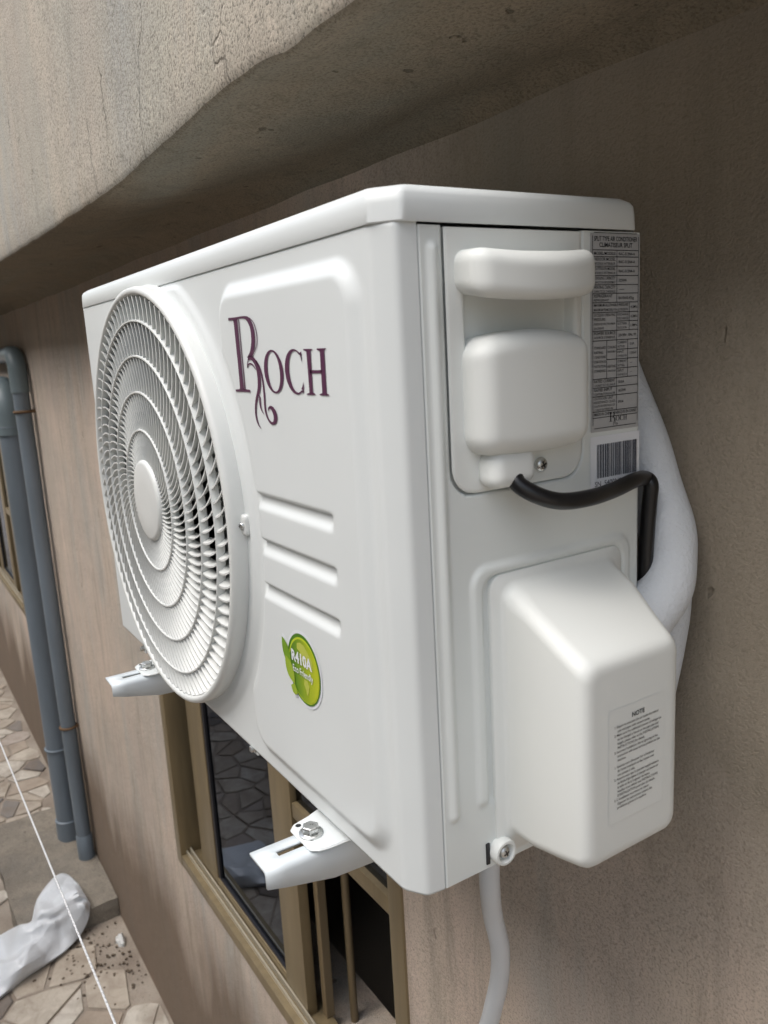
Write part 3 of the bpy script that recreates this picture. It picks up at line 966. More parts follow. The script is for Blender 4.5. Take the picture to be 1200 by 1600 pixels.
# top cover
def lid_outline(ins, z):
    x0, x1, y0, y1 = -.0015 + ins, .8024 - ins, -.0016 + ins, D + .002 - ins
    c = .016
    P = [(x0, y1), (x0, y0 + c * .5), (x0 + c * .5, y0), (x1 - c * 1.15, y0), (x1, y0 + c * .95), (x1, y1 - c * .7), (x1 - c * .7, y1)]
    P = P + [P[0]]
    # round every corner a little
    Q = []
    n = len(P) - 1
    for i in range(n):
        a, b, c_ = (np.array(P[(i - 1) % n]), np.array(P[i]), np.array(P[(i + 1) % n]))
        r = .0035
        p = b + (a - b) / np.linalg.norm(a - b) * r; q = b + (c_ - b) / np.linalg.norm(c_ - b) * r
        for t in np.linspace(0, 1, 4):
            v = (1 - t) ** 2 * p + 2 * t * (1 - t) * b + t * t * q
            Q.append((v[0], v[1], z))
    return Q
def lid():
    levels = [(.006, .4800), (.0005, .4782), (0, .4792), (.0004, .490), (.0010, .4955), (.0028, .4985), (.0075, .5015), (.012, .5025), (.016, .5028), (.026, .5028), (.030, .5016)]
    V, F = [], []
    rings = [lid_outline(i, z) for i, z in levels]
    n = len(rings[0])
    for r in rings: V += r
    for i in range(len(rings) - 1):
        for k_ in range(n):
            k2 = (k_ + 1) % n
            F.append((i * n + k_, i * n + k2, (i + 1) * n + k2, (i + 1) * n + k_))
    F.append(tuple((len(rings) - 1) * n + k_ for k_ in range(n)))
    F.append(tuple(range(n)))
    return V, F
obj('top_cover', lid(), M['panel_paint'], ac, True, angle=35)

# ---- fan grille
def dome(r):
    return .020 + .0045 * (1 - (r / RO) ** 2)
cen = (GC[0], 0.0, GC[1])
grille = obj('fan_grille', lathe(cen, (0, -1, 0), [(.2290, -.002), (.2420, -.002), (.2425, .0025), (.2405, .0035), (.2412, .0150), (.2400, .0188), (.2375, .0206), (.2345, .0206), (.2325, .0190), (.2312, .0020)], 128), M['grille_plastic'], ac, True, angle=50)
RR = [.20 * RO, .354 * RO, .540 * RO, .714 * RO, .881 * RO, RO]
for r in RR[1:-1]:
    d = dome(r)
    obj('ring', lathe(cen, (0, -1, 0), [(r - .0010, d - .0085), (r - .0012, d - .001), (r - .0007, d + .0004), (r + .0007, d + .0004), (r + .0012, d - .001), (r + .0010, d - .0085), (r - .0010, d - .0085)], 110), M['grille_plastic'], grille, True, angle=50)
dh = dome(RR[0]) + .001
obj('hub_cap', lathe(cen, (0, -1, 0), [(RR[0] + .001, dh - .013), (RR[0] + .0012, dh - .001), (RR[0] - .0005, dh + .0013), (RR[0] - .0035, dh + .0022), (.02, dh + .0025), (.0, dh + .0025)], 64), M['grille_plastic'], grille, True, angle=50)
NV = (70, 80, 90, 92, 92)
def vane(ra, rb):
    V, F = [], []
    n = 5; wdt = rb - ra
    for i in range(n):
        s = i / (n - 1); r = ra + wdt * s
        tang = wdt * (.10 * s + .38 * s * s)
        th = -tang / r
        d = dome(r) - .0008
        for hh, off, hw in ((d, 0.0, .00032 + .0034 * r), (d - .0105, -.0010 - .028 * r, .00015 + .0010 * r)):
            for sg in (-1, 1):
                a = th + (off + sg * hw) / r
                # angle a measured so that outer ends swing anticlockwise seen from the front
                V.append((r * math.cos(a), -hh, -r * math.sin(a)))
    for i in range(n - 1):
        b = i * 4; c = b + 4
        F += [(b, b + 1, c + 1, c), (b + 1, b + 3, c + 3, c + 1), (b + 3, b + 2, c + 2, c + 3), (b + 2, b, c, c + 2)]
    F += [(0, 2, 3, 1), ((n - 1) * 4, (n - 1) * 4 + 1, (n - 1) * 4 + 3, (n - 1) * 4 + 2)]
    return V, F
inner_v = []
for bi in range(5):
    V_, F_ = vane(RR[bi] + .0005, RR[bi + 1] - .0008)
    if bi >= 2:
        me = bpy.data.meshes.new('vane'); me.from_pydata(V_, [], F_); me.materials.append(M['grille_plastic'])
        bm = bmesh.new(); bm.from_mesh(me); bmesh.ops.recalc_face_normals(bm, faces=bm.faces); bm.to_mesh(me); bm.free()
        me.polygons.foreach_set('use_smooth', [True] * len(me.polygons)); me.set_sharp_from_angle(angle=math.radians(40))
        for q in range(NV[bi]):
            o = bpy.data.objects.new('vane', me); COL.objects.link(o); o.parent = grille
            o.location = Vector(cen) - ORG[grille.name]
            o.rotation_euler = (0, 2 * math.pi * (q + .33 * bi) / NV[bi], 0)
    else:
        for q in range(NV[bi]):
            a = 2 * math.pi * (q + .33 * bi) / NV[bi]; ca, sa = math.cos(a), math.sin(a)
            inner_v.append(([(cen[0] + x * ca + z * sa, y, cen[2] - x * sa + z * ca) for x, y, z in V_], F_))
o = obj('inner_vanes', join(*inner_v), M['grille_plastic'], grille); o['kind'] = 'stuff'
# cavity behind the grille with the propeller fan
obj('fan_shroud', lathe(cen, (0, -1, 0), [(.227, -.002), (.222, -.02), (.220, -.12), (.0, -.12)], 64), M['dark_inside'], ac, True, angle=50)
fan = obj('fan', lathe(cen, (0, -1, 0), [(.055, -.10), (.055, -.035), (.050, -.03), (.0, -.03)], 40), M['fan_plastic'], ac, True, angle=40)
for q in range(3):
    a0 = 2 * math.pi * q / 3 + .5
    V_, F_ = [], []
    for i in range(9):
        for j in range(7):
            s = i / 8; t = j / 6
            r = .05 + .16 * s; a = a0 + (t - .5) * (1.25 + .25 * s) + .25 * s
            V_.append((cen[0] + r * math.cos(a), .040 + .05 * t + .01 * s, cen[2] + r * math.sin(a)))
    for i in range(8):
        for j in range(6):
            b = i * 7 + j; F_.append((b, b + 1, b + 8, b + 7))
    bl = obj('blade', (V_, F_), M['fan_plastic'], fan, True)
    md = bl.modifiers.new('s', 'SOLIDIFY'); md.thickness = .003
# tab and screw that hold the grille on the right
def screw_head(name, c, axis, r, parent, cross=True):
    o = obj(name, lathe(c, axis, [(r * .9, -.002), (r, .0), (r * .96, r * .28), (r * .75, r * .52), (r * .35, r * .66), (0, r * .68)], 20), M['zinc'], parent, True, angle=60)
    if cross:
        ax = np.array(axis, float); a = np.cross(ax, [0, 0, 1.0]); a /= np.linalg.norm(a); b = np.cross(ax, a)
        a, b = (a + .4 * b) / 1.077, (b - .4 * a) / 1.077
        cc = np.array(c) + ax * (r * .665)
        for p_, q_ in ((a, b), (b, a)):
            V_ = [tuple(cc + p_ * s * r * .5 + q_ * t * r * .10 + ax * h) for s in (-1, 1) for t in (-1, 1) for h in (-.0005, r * .05)]
            obj('cross_slot', (V_, [(0, 1, 3, 2), (4, 6, 7, 5), (0, 4, 5, 1), (2, 3, 7, 6), (0, 2, 6, 4), (1, 5, 7, 3)]), M['ink_black'], o)
    return o
tb = obj('screw_tab', rbox((GC[0] + .2415, -.0035, GC[1] + .006), (.0065, .0050, .010), .0032, 6), M['grille_plastic'], grille, True)
screw_head('screw', (GC[0] + .2430, -.0088, GC[1] + .006), (0, -1, 0), .0036, tb)

# ---- handle panel on the side
def handle_panel():
    g_ = .0009
    ys = np.concatenate([[HPY0 + g_, HPY0 + g_ + .0006], np.arange(HPY0 + .0025, HPY1 - .0020, .0014), [HPY1 - g_ - .0006, HPY1 - g_]])
    zs = np.append(np.arange(HPZ0 + g_, H - .005, .0014), H - .0032)
    yc, zc = (HPY0 + HPY1) / 2, (HPZ0 + .52) / 2
    def clampin(U, V):
        # squeeze grid so that it follows the rounded lower corners
        r = .020; y0, y1, z0 = HPY0 + g_, HPY1 - g_, HPZ0 + g_
        low = V < z0 + r
        dz = np.clip((z0 + r - V) / r, 0, 1)
        inset = np.where(low, r - r * np.sqrt(np.maximum(0, 1 - dz ** 2)), 0)
        t = (U - y0) / (y1 - y0)
        return y0 + inset + t * (y1 - y0 - 2 * inset)
    def fn(U, V):
        Y = clampin(U, V)
        sd_ = sdrect(Y, V, yc, zc, (HPY1 - HPY0) / 2, (.52 - HPZ0) / 2, .020)
        h = .0012 * (1 - sstep(-.003, 0, sd_))
        # hand recess below the lip
        rc = sdrect(Y, V, .113, .420, .050, .034, .012)
        h = h - .018 * (1 - sstep(-.005, .003, rc))
        return np.stack([W + h, Y, V], -1)
    return heightgrid(ys, zs, fn)
hp = sheet('handle_panel', handle_panel(), M['cover_plastic'], ac)
def lipfn(p):
    t = (p[1] - .1080) / .055
    k_ = max(0.0, (p[0] - .800) / .03)
    p = p.copy()
    p[0] += k_ * .012 * (1 - t * t)
    p[2] -= k_ * .006 * (1 - t * t) + .004 * k_ * max(0.0, min(1.0, (.456 - p[2]) / .018))
    return p
obj('handle_lip', rbox((.8055, .1080, .4475), (.0210, .0545, .0145), .0098, 22, lipfn), M['cover_plastic'], hp, True)
def boxfn(p):
    p = p.copy(); t = (p[1] - .1105) / .0530
    p[0] += .0035 * (1 - t * t) * max(0, min(1, (p[0] - .795) / .02))
    if p[2] > .366: p[2] -= .0075 * t * t * (p[2] - .366) / .042
    else: p[2] += .003 * t * t * (.366 - p[2]) / .044
    return p
obj('terminal_box', rbox((.7985, .1105, .3655), (.0235, .0530, .0430), .0140, 26, boxfn), M['cover_plastic'], hp, True)
def spoutfn(p):
    p = p.copy(); t = (.325 - p[2]) / .03
    p[1] += -.004 * t
    p[0] += .004 * max(0, t)
    return p
obj('cable_spout', rbox((.8065, .0905, .3140), (.0120, .0205, .0135), .0095, 14, spoutfn), M['cover_plastic'], hp, True)
screw_head('screw', (W + .0025, .1265, .3105), (1, 0, 0), .0055, hp)

# ---- valve cover
def valve_cover():
    # loft in x of rounded rectangles (y0, y1, z0, z1, radius) so that the top slopes down outwards
    secs = [(.7965, .0755, .2150, .006, .2345, .012), (.8010, .0755, .2150, .006, .2345, .012), (.8022, .0765, .2140, .007, .2335, .012),
            (.8030, .0830, .2080, .016, .2290, .014), (.8050, .0850, .2060, .0185, .2265, .015), (.8090, .0855, .2050, .0200, .2245, .016),
            (.8300, .0850, .2000, .0225, .2140, .012), (.8600, .0845, .1895, .0285, .1985, .012), (.8745, .0845, .1850, .0318, .1912, .012),
            (.8795, .0852, .1832, .0333, .1885, .0118), (.8830, .0875, .1806, .0362, .1858, .0110), (.8848, .0910, .1770, .0398, .1822, .0090), (.8852, .0950, .1730, .0440, .1780, .0070)]
    V, F = [], []
    K = 8
    for x, y0, y1, z0, z1, r in secs:
        for (cy, cz, a0) in ((y1 - r, z1 - r, 0), (y0 + r, z1 - r, 90), (y0 + r, z0 + r, 180), (y1 - r, z0 + r, 270)):
            for q in range(K + 1):
                a = math.radians(a0 + 90 * q / K)
                V.append((x, cy + r * math.cos(a), cz + r * math.sin(a)))
    n = 4 * (K + 1)
    for i in range(len(secs) - 1):
        for q in range(n):
            q2 = (q + 1) % n
            F.append((i * n + q, i * n + q2, (i + 1) * n + q2, (i + 1) * n + q))
    F.append(tuple((len(secs) - 1) * n + q for q in range(n)))
    return V, F
vc = obj('valve_cover', valve_cover(), M['cover_plastic'], ac, True, angle=60)
cl = obj('screw_collar', lathe((W + .001, .0790, .0125), (1, 0, 0), [(.0105, -.004), (.0108, .006), (.0098, .0078), (.0080, .0080), (.0068, .0068), (.0064, .0035), (0, .0035)], 32), M['cover_plastic'], vc, True, angle=50)
screw_head('screw', (W + .0055, .0790, .0125), (1, 0, 0), .0052, cl)
obj('fixing_slot', box(W - .002, W + .0012, .0655, .0690, .0035, .0215, .0006), M['ink_black'], ac)

# ---- labels and print
pt = sheet('rating_label', on_side(join2([quad2(PL[0] - .0008, PL[1] + .0008, PL[2] - .001, PL[3] - .002)]), W + .0005), M['plate_silver'], ac, False)
sheet('print', on_side(TX_PLATE, W + .0009), M['ink_black'], pt, False)
lo = LOGO[0].copy()
cx, cz = lo[:, 0].mean(), (lo[:, 1].min() + lo[:, 1].max()) / 2
sc = .0205 / (lo[:, 0].max() - lo[:, 0].min())
lo = np.stack([(lo[:, 0] - cx) * sc + .2085, (lo[:, 1] - cz) * sc * 1.0 + .3355 + .0012], -1)
sheet('small_logo', on_side((lo, LOGO[1]), W + .0009), M['ink_black'], pt, False)
bc = sheet('barcode_label', on_side(quad2(.1805, .2365, .2800, .3245), W + .0006), M['sticker_white'], ac, False)
bars = []
y = .1875
rb = random.Random(3)
while y < .2335:
    wd = rb.choice((.0004, .0005, .0008, .0013)); bars.append(quad2(y, y + wd, .2915, .3180)); y += wd + rb.choice((.0004, .0005, .0006, .0009))
sheet('bars', on_side(join2(bars), W + .0010), M['ink_blue'], bc, False)
sheet('serial_text', on_side(TX_SN, W + .0010), M['ink_blue'], bc, False)

VX = .8856
nl = sheet('note_label', on_side(quad2(.1075, .1640, .0640, .1500), VX), M['cover_plastic'], vc, False)
sheet('note_print', on_side(TX_NOTE, VX + .0004), M['ink_black'], nl, False)

sheet('logo', on_front(LOGO, -RH - .0006), M['logo_purple'], fp, False)

# refrigerant sticker
def disc(cx_, cz_, rx, rz, n=48):
    return np.array([(cx_ + rx * math.cos(2 * math.pi * i / n), cz_ + rz * math.sin(2 * math.pi * i / n)) for i in range(n)]), [tuple(range(n))]
SX, SZ = .6535, .1375
def leaf(x, z, ang, L, wd):
    A = []
    for i in range(9):
        t = i / 8; A.append((t * L, wd * math.sin(math.pi * t) ** .8))
    A += [(p, -q) for p, q in A[-2:0:-1]]
    ca, sa = math.cos(ang), math.sin(ang)
    return np.array([(x + p * ca - q * sa, z + p * sa + q * ca) for p, q in A]), [tuple(range(len(A)))]
leaves = [(.6305, .1310, math.radians(118), .030, .0068), (.6355, .1190, math.radians(124), .027, .0072), (.6405, .1120, math.radians(165), .013, .0048)]
stk = sheet('refrigerant_sticker', on_front(join2([disc(SX, SZ, .0325, .0345)]), -RH - .0005), M['sticker_white'], ac, False)
for i, (a, b, c_, L_, w_) in enumerate(leaves):
    sheet('leaf_border', on_front(leaf(a + .0012, b - .0015, c_, L_ + .005, w_ + .0022), -RH - .0006 - i * .00005), M['sticker_white'], stk, False)
sheet('outer_rim', on_front(disc(SX, SZ, .0298, .0316), -RH - .0009), M['rim_green'], stk, False)
sheet('inner_rim', on_front(disc(SX + .0008, SZ - .0006, .0278, .0292), -RH - .0011), M['rim_lime'], stk, False)
sheet('globe', on_front(disc(SX + .0012, SZ - .0010, .0266, .0278), -RH - .0013), M['globe_green'], stk, False)
mapz = [np.array([(SX + a * .001, SZ + b * .001) for a, b in q]) for q in (
    [(-8, 22), (-2, 24), (5, 23), (12, 18), (18, 13), (19, 6), (12, 3), (8, 6), (4, 4), (0, 8), (-4, 10), (-3, 15), (-9, 17)],
    [(1, -8), (7, -8), (10, -12), (8, -18), (5, -22), (3, -17), (0, -13)])]
sheet('continents', on_front(join2([(q, [tuple(range(len(q)))]) for q in mapz]), -RH - .0015), M['map_lime'], stk, False)
for i, (a, b, c_, L_, w_) in enumerate(leaves):
    sheet('leaf', on_front(leaf(a, b, c_, L_, w_), -RH - .0017 - i * .0001), M['leaf_pale'] if i else M['leaf_green'], stk, False)
sheet('gas_text', on_front(TX_R410, -RH - .0018), M['sticker_white'], stk, False)
sheet('eco_text', on_front(TX_ECO, -RH - .0018), M['sticker_white'], stk, False)

# ---- feet, bolts and small screws along the bottom edge
def foot(dx):
    pts = [(453, 1297), (458, 1288), (480, 1275), (495, 1264), (522, 1270), (560, 1310), (545, 1312), (515, 1324), (500, 1328), (484, 1328)]
    P = [on(2, -.0095, *q)[:2] for q in pts]
    P = [(a + dx, b) for a, b in P]
    # carry the plate under the body
    P = P[:4] + [(P[3][0] - .005, .03), (P[6][0] + .012, .03)] + P[6:]
    n = len(P)
    V = [(a, b, -.0119) for a, b in P] + [(a, b, -.0092) for a, b in P]
    F = [tuple(range(n))[::-1], tuple(range(n, 2 * n))] + [(i, (i + 1) % n, n + (i + 1) % n, n + i) for i in range(n)]
    f = obj('foot', (V, F), M['panel_paint'], ac)
    f.modifiers.new('b', 'BEVEL').width = .0012
    bx_, by_ = on(2, -.009, 486, 1302)[:2]
    for hx, hy in ((460 + 6, 1290), (487, 1311)):
        q = on(2, -.0092, hx, hy); obj('hole', lathe((q[0] + dx, q[1], -.0092), (0, 0, 1), [(.0026, 0), (.0026, .0002)], 14), M['ink_black'], f)
    c = (bx_ + dx, by_, -.0092)
    obj('washer', lathe(c, (0, 0, 1), [(.0105, 0), (.0105, .0016), (.0100, .0020), (.0, .0020)], 28), M['zinc'], f, True, angle=40)
    b = obj('bolt', lathe(c, (0, 0, 1), [(.0078, .002), (.0078, .0072), (.0070, .0082), (.0, .0084)], 6), M['zinc'], f)
    b.modifiers.new('b', 'BEVEL').width = .0005
    obj('bolt_shank', lathe((c[0], c[1], -.035), (0, 0, 1), [(.0042, 0), (.0042, .024)], 14), M['zinc'], f, True, angle=40)
DXL = -.480
foot(0); foot(DXL)
for u, v in ((397, 1169), (224, 1013)):
    q = on(1, .002, u, v)
    s = obj('base_screw', lathe((q[0], .004, q[2]), (0, -1, 0), [(.0052, 0), (.0052, .0015), (.0036, .0018), (.0036, .0058), (.0030, .0064), (0, .0064)], 6), M['zinc'], ac)
    obj('screw_lug', box(q[0] - .006, q[0] + .006, .003, .0055, q[2] - .007, .004, .001), M['panel_paint'], ac)

# ================================================================== THINGS AROUND IT
def bracket(dx, label):
    L = thing('wall_bracket', label, 'bracket', (.675 + dx, WY, -.012), 'brackets under the air conditioner')
    x0, x1, y0 = .6500 + dx, .6835 + dx, -.0695
    t = .0028; zt = -.0122
    bm = bmesh.new()
    xc = [x0, x0 + .0115, x0 + .0190, x1 - .006]; yc = [y0, y0 + .0185, y0 + .062, .309]
    vs = [[bm.verts.new((a, b, zt)) for b in yc] for a in xc]
    fs = []
    for i in range(3):
        for j in range(3):
            if i == 1 and j == 1: continue
            fs.append(bm.faces.new((vs[i][j], vs[i + 1][j], vs[i + 1][j + 1], vs[i][j + 1])))
    # rounded fold and hanging flange
    prev = [vs[3][0], vs[3][1], vs[3][2], vs[3][3]]
    for k_ in range(1, 6):
        a = math.radians(90 * k_ / 5)
        cur = [bm.verts.new((x1 - .006 + .006 * math.sin(a), b, zt - .006 + .006 * math.cos(a))) for b in yc]
        for j in range(3): fs.append(bm.faces.new((prev[j], cur[j], cur[j + 1], prev[j + 1])))
        prev = cur
    cur = [bm.verts.new((x1, b, zt - (.0158, .0210, .0310, .0450)[i])) for i, b in enumerate(yc)]
    for j in range(3): fs.append(bm.faces.new((prev[j], cur[j], cur[j + 1], prev[j + 1])))
    arm = obj('arm', from_bm(bm), M['bracket_paint'], L, True, angle=40)
    md = arm.modifiers.new('s', 'SOLIDIFY'); md.thickness = t; md.offset = -1
    up = obj('upright', join(box(x0, x1, .306, .3090, -.06, .36, .001), box(x1 - .0028, x1, .278, .3060, -.06, .36, .0008)), M['bracket_paint'], L)
    for z in (.16, .31):
        obj('anchor_bolt', lathe((x0 + .022, .306, z), (0, -1, 0), [(.009, 0), (.009, .006), (0, .006)], 6), M['zinc'], up)
    return L
bracket(0, 'white slotted steel bracket under the air conditioner near its corner, with hex bolt')
bracket(DXL, 'white slotted steel bracket below the fan grille, seen against the wall')

# black power cable
def P3(u, v, ax, val): return on(ax, val, u, v)
path = smoothpath([(.812, .098, .312), P3(806, 752, 0, .817), P3(835, 772, 0, .826), P3(875, 783, 0, .832), P3(920, 778, 0, .832), P3(958, 766, 0, .820), P3(990, 751, 0, .811), P3(1008, 747, 1, .2460), P3(1017, 757, 1, .2490), P3(1015, 785, 1, .2500), P3(1010, 850, 1, .2490), P3(1006, 920, 1, .2480), P3(996, 990, 1, .2470), P3(985, 1100, 1, .2470)], 8)
tag(obj('power_cable', tube(path, .0062, 16), M['black_rubber'], None, True, org=path[0]), 'black power cable looping from the terminal cover past the barcode', 'cable')

# white foam-wrapped refrigerant pipes
path = smoothpath([P3(915, 470, 1, .284), P3(940, 530, 1, .284), P3(968, 600, 1, .284), P3(1001, 690, 1, .284), P3(1024, 765, 1, .283), P3(1042, 830, 1, .280), P3(1046, 875, 1, .274), P3(1037, 922, 1, .260), P3(1008, 966, 1, .238), P3(968, 1010, 1, .210), P3(935, 1045, 1, .190)], 8)
tag(obj('insulated_pipe', tube(path, lambda t: .0232 + .0010 * math.sin(t * 23) * math.sin(t * 9), 28), M['foam'], None, True, org=path[0]), 'thick white foam insulated pipe bending into the valve cover', 'pipe', 'foam insulated pipes')
path = smoothpath([P3(1040, 850, 1, .286), P3(1049, 900, 1, .287), P3(1049, 950, 1, .287), P3(1040, 1010, 1, .285), P3(1030, 1060, 1, .282), P3(1018, 1110, 1, .276), P3(1000, 1190, 1, .264)], 8)
tag(obj('insulated_pipe', tube(path, .0165, 24), M['foam'], None, True, org=path[0]), 'thinner white foam pipe running down behind the valve cover', 'pipe', 'foam insulated pipes')

# condensate hose
hy = .135
path = smoothpath([P3(764, 1320, 1, .13), P3(765, 1380, 1, .135), P3(770, 1430, 1, .15), P3(781, 1480, 1, .165), P3(780, 1530, 1, .175), P3(768, 1585, 1, .18), P3(756, 1640, 1, .19), P3(745, 1800, 1, .22), P3(742, 2300, 1, .27)], 8)
tag(obj('drain_hose', tube(path, .0098, 18), M['hose_plastic'], None, True, org=path[0]), 'white plastic drain hose hanging below the unit against the wall', 'hose')

# ---- cement plinth at the foot of the wall with the rain pipes
PT = -1.842
def plinth():
    bm = bmesh.new()
    bmesh.ops.create_cube(bm, size=1)
    for v in bm.verts:
        v.co = Vector((PLX0 + (v.co.x + .5) * (PLX1 - PLX0), PLY0 + (v.co.y + .5) * (WY - .002 - PLY0), FZ - .01 + (v.co.z + .5) * (PT - FZ + .01)))
    bmesh.ops.subdivide_edges(bm, edges=bm.edges[:], cuts=22, use_grid_fill=True)
    for v in bm.verts:
        p = v.co.copy()
        n = noise.noise_vector(p * 7) * .010 + noise.noise_vector(p * 24) * .004
        if p.y > WY - .01: n.y = 0
        if p.z < FZ: n.z = 0
        v.co += n
    return from_bm(bm)
tag(obj('plinth', plinth(), M['plinth_cement'], None, True, org=((PLX0 + PLX1) / 2, .15, FZ), angle=50), 'rough low cement plinth under the grey pipes', 'plinth')

def rain_pipe(name, label, u1, u2, r, y, ztop, kind):
    x = (on(1, y, *u1)[0] + on(1, y, *u2)[0]) / 2
    L = thing(name, label, 'pipe', (x, y, PT), 'grey rain pipes on the wall')
    lean = (on(1, y, *u1)[0] - on(1, y, *u2)[0])
    obj('shaft', lathe((x, y, PT - .004), (0, 0, 1), [(r, 0), (r, ztop - PT)], 32), M['pvc_grey'], L, True, angle=50)
    obj('foot_socket', lathe((x, y, PT - .006), (0, 0, 1), [(r * 1.12, 0), (r * 1.12, .10 if kind == 'big' else .12), (r * 1.0, .104 if kind == 'big' else .125)], 32), M['pvc_grey'], L, True, angle=50)
    # bend at the top, towards the far end of the wall
    e = []
    for i in range(10):
        a = math.radians(90 * i / 9); R = r * 2.0
        e.append(np.array((x - R + R * math.cos(a), y, ztop + R * math.sin(a))))
    run = [np.array((x - r * 2.0 - d, y, ztop + r * 2.0)) for d in (.02, .4, 1.6)]
    obj('elbow', tube([np.array((x, y, ztop - .09))] + e + [run[0] - np.array((.03, 0, 0))], r * 1.13, 32), M['pvc_green'], L, True, angle=50)
    obj('horizontal_run', tube(run, r, 32), M['pvc_grey'], L, True, angle=50)
    return L, x
def clamp(L, x, y, r, z, m_):
    V, F = tube([np.array((x + (r + .002) * math.cos(a), y + (r + .002) * math.sin(a), z)) for a in np.linspace(-math.pi, math.pi * .98, 28)], .006, 8)
    o = obj('clamp', (V, F), m_, L, True)
    obj('clamp_stub', box(x + r * .4, x + r * .4 + .012, y + r, WY + .01, z - .008, z + .008, .002), m_, o)
L, x = rain_pipe('rain_pipe', 'thick grey plastic rain pipe on the wall left of the unit', (35, 830), (118, 1320), .052, WY - .066, .20, 'big')
for u in ((33, 672), (88, 1163)):
    clamp(L, x, WY - .066, .052, on(1, WY - .066, *u)[2], M['pvc_grey'])
L, x = rain_pipe('rain_pipe', 'slimmer grey rain pipe with an elbow, nearer the unit', (63, 830), (137, 1345), .032, WY - .042, .385, 'small')
for u in ((45, 645), (116, 1150)):
    clamp(L, x, WY - .042, .032, on(1, WY - .042, *u)[2], M['rust'])

# ---- crumpled plastic sheeting on the paving
FD = [(.35, 3.4, .3, .050), (1.25, 4.6, .1, .034), (2.2, 5.2, .7, .026), (2.75, 9.0, .2, .010), (.8, 13.0, .5, .005)]
def folds(x, y):
    x, y = x + .05 * nz(x * 4, y * 4, 1), y + .05 * nz(x * 4, y * 4, 6)
    h = 0
    for an, fr_, ph, am in FD:
        t = (x * math.cos(an) + y * math.sin(an)) * fr_ + ph
        h += am * (abs((t % 1) - .5) * 2 - .5)
    return h
def bag():
    up = sm([(-70, 1500), (-30, 1478), (0, 1461), (28, 1446), (50, 1438), (58, 1405), (84, 1371), (103, 1365), (122, 1380)], 11)
    lo_ = sm([(-70, 1610), (-30, 1582), (0, 1557), (36, 1528), (68, 1508), (98, 1488), (124, 1463), (138, 1436), (141, 1412)], 11)
    n = len(up); m_ = 60
    top, F = [], []
    def support(x, y):
        k_ = float(sstep(PLX1 + .07, PLX1 - .03, x) * sstep(PLY0 - .07, PLY0 + .03, y))
        return FZ + .004 + k_ * (PT - FZ + .016)
    for i in range(n):
        s = i / (n - 1)
        for j in range(m_ + 1):
            t = j / m_
            u = lo_[i][0] * (1 - t) + up[i][0] * t; v = lo_[i][1] * (1 - t) + up[i][1] * t
            puff = math.sin(math.pi * min(1, .06 + t * .94)) ** .6 * (.030 + .035 * math.sin(math.pi * min(1, s * 1.05)))
            q = on(2, FZ + .02, u, v)
            for it in range(6):
                f = folds(q[0], q[1])
                z = support(q[0], q[1]) + puff * (1 + 0 * s) + max(-.6 * puff, f * min(1, 5 * min(t, 1 - t)) * min(1, (1 - s) * 9 + .1))
                q = .5 * q + .5 * on(2, z, u, v)
            top.append(q)
    for i in range(n - 1):
        for j in range(m_):
            a = i * (m_ + 1) + j
            F.append((a, a + m_ + 1, a + m_ + 2, a + 1))
    # tuck the rim under, down to what the sheet lies on
    ring = [i * (m_ + 1) for i in range(n)] + [(n - 1) * (m_ + 1) + j for j in range(1, m_ + 1)] + [i * (m_ + 1) + m_ for i in range(n - 2, -1, -1)] + [j for j in range(m_ - 1, 0, -1)]
    c = np.mean([top[k_] for k_ in ring], axis=0)
    k0 = len(top)
    for r_ in ring:
        q = top[r_]; d = (c - q); d[2] = 0; d = d / np.linalg.norm(d) * .02
        e = q + d; top.append(np.array((e[0], e[1], min(q[2], support(e[0], e[1])))))
    L_ = len(ring)
    for a in range(L_):
        b = (a + 1) % L_
        F.append((ring[a], ring[b], k0 + b, k0 + a))
    return top, F
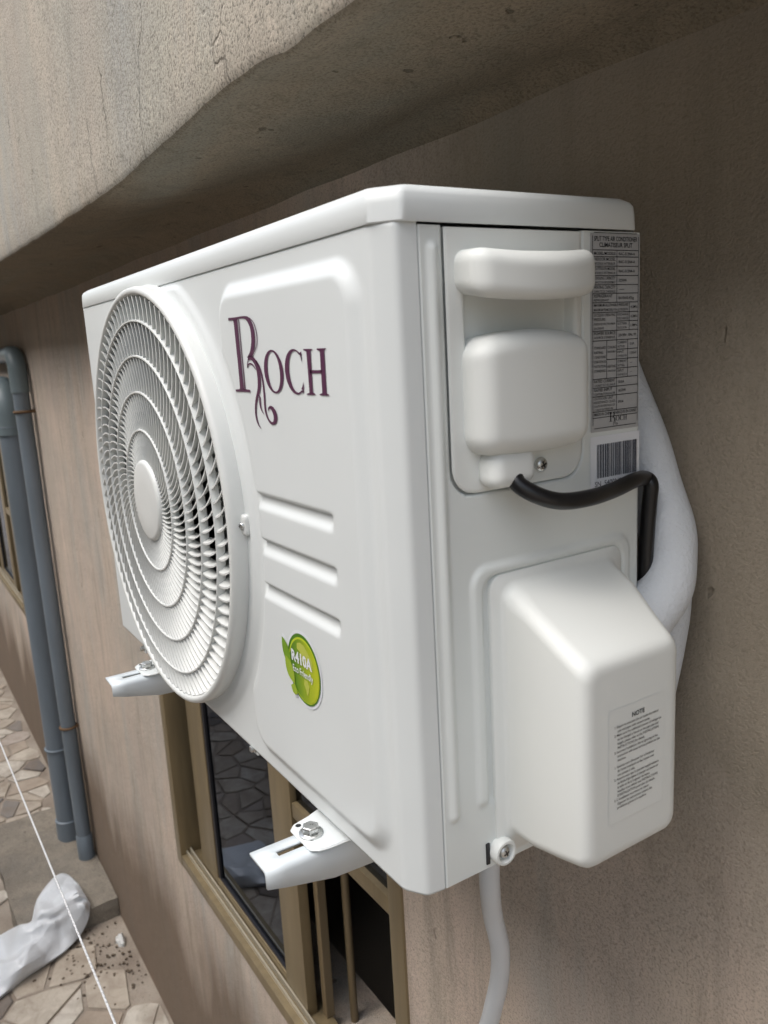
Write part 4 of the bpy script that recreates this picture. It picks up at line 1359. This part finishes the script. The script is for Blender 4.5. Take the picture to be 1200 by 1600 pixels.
bo = tag(obj('plastic_sheet', bag(), M['plastic_film'], None, True, org=(-2.1, .02, FZ), angle=38), 'crumpled white plastic sheet lying on the paving by the plinth', 'plastic sheet')

# white cord stretched along the wall
a, b = on(1, -.13, 0, 1160), on(1, -.13, 180, 1600)
d = (b - a)
cp = [a - d * 4.0 + np.array((0, 0, .05)), a - d * 1.5 + np.array((0, 0, .01)), a, b, b + d * 1.2]
cp = smoothpath(cp, 10)
tag(obj('cord', tube(cp, .0017, 10), M['cord_white'], None, True, org=cp[0]), 'thin white cord stretched straight across the lower left', 'cord')

# lump of white plaster and loose soil by the wall
def lump(c, r, seed, sq=(1, 1, 1)):
    bm = bmesh.new(); bmesh.ops.create_icosphere(bm, subdivisions=3, radius=1)
    for v in bm.verts:
        k_ = 1 + .45 * nz(v.co.x * 1.5 + seed, v.co.y * 1.5, v.co.z * 1.5) + .18 * nz(v.co.x * 5, v.co.y * 5 + seed, v.co.z * 5)
        v.co = Vector((c[0] + v.co.x * r * k_ * sq[0], c[1] + v.co.y * r * k_ * sq[1], c[2] + max(v.co.z * r * k_ * sq[2], -.0)))
    return from_bm(bm)
q = on(2, FZ + .01, 188, 1468)
tag(obj('plaster_lump', lump((q[0], q[1], FZ - .002), .026, 4.0, (1.3, .75, 1.1)), M['lump_white'], None, True, org=(q[0], q[1], FZ), angle=40), 'small white lump of plaster on the paving against the wall', 'rubble')
cr = []
rr_ = random.Random(5)
for i in range(190):
    u = rr_.gauss(150, 45); v = rr_.gauss(1500, 28) + (u - 150) * .25
    q = on(2, FZ, u, v)
    if not (-2.05 < q[0] < -1.2 and q[1] < WY - .01): continue
    s = rr_.uniform(.0015, .0055)
    V_, F_ = box(-s, s, -s * .8, s * .8, 0, s * 1.1)
    an = rr_.uniform(0, 3)
    cr.append(([(q[0] + a_ * math.cos(an) - b_ * math.sin(an) + c_ * .3, q[1] + a_ * math.sin(an) + b_ * math.cos(an), FZ + c_ + .003) for a_, b_, c_ in V_], F_))
tag(obj('soil_crumbs', join(*cr), M['soil'], None, org=(-1.9, .1, FZ)), 'dark loose soil crumbs scattered on the paving', 'soil', kind='stuff')
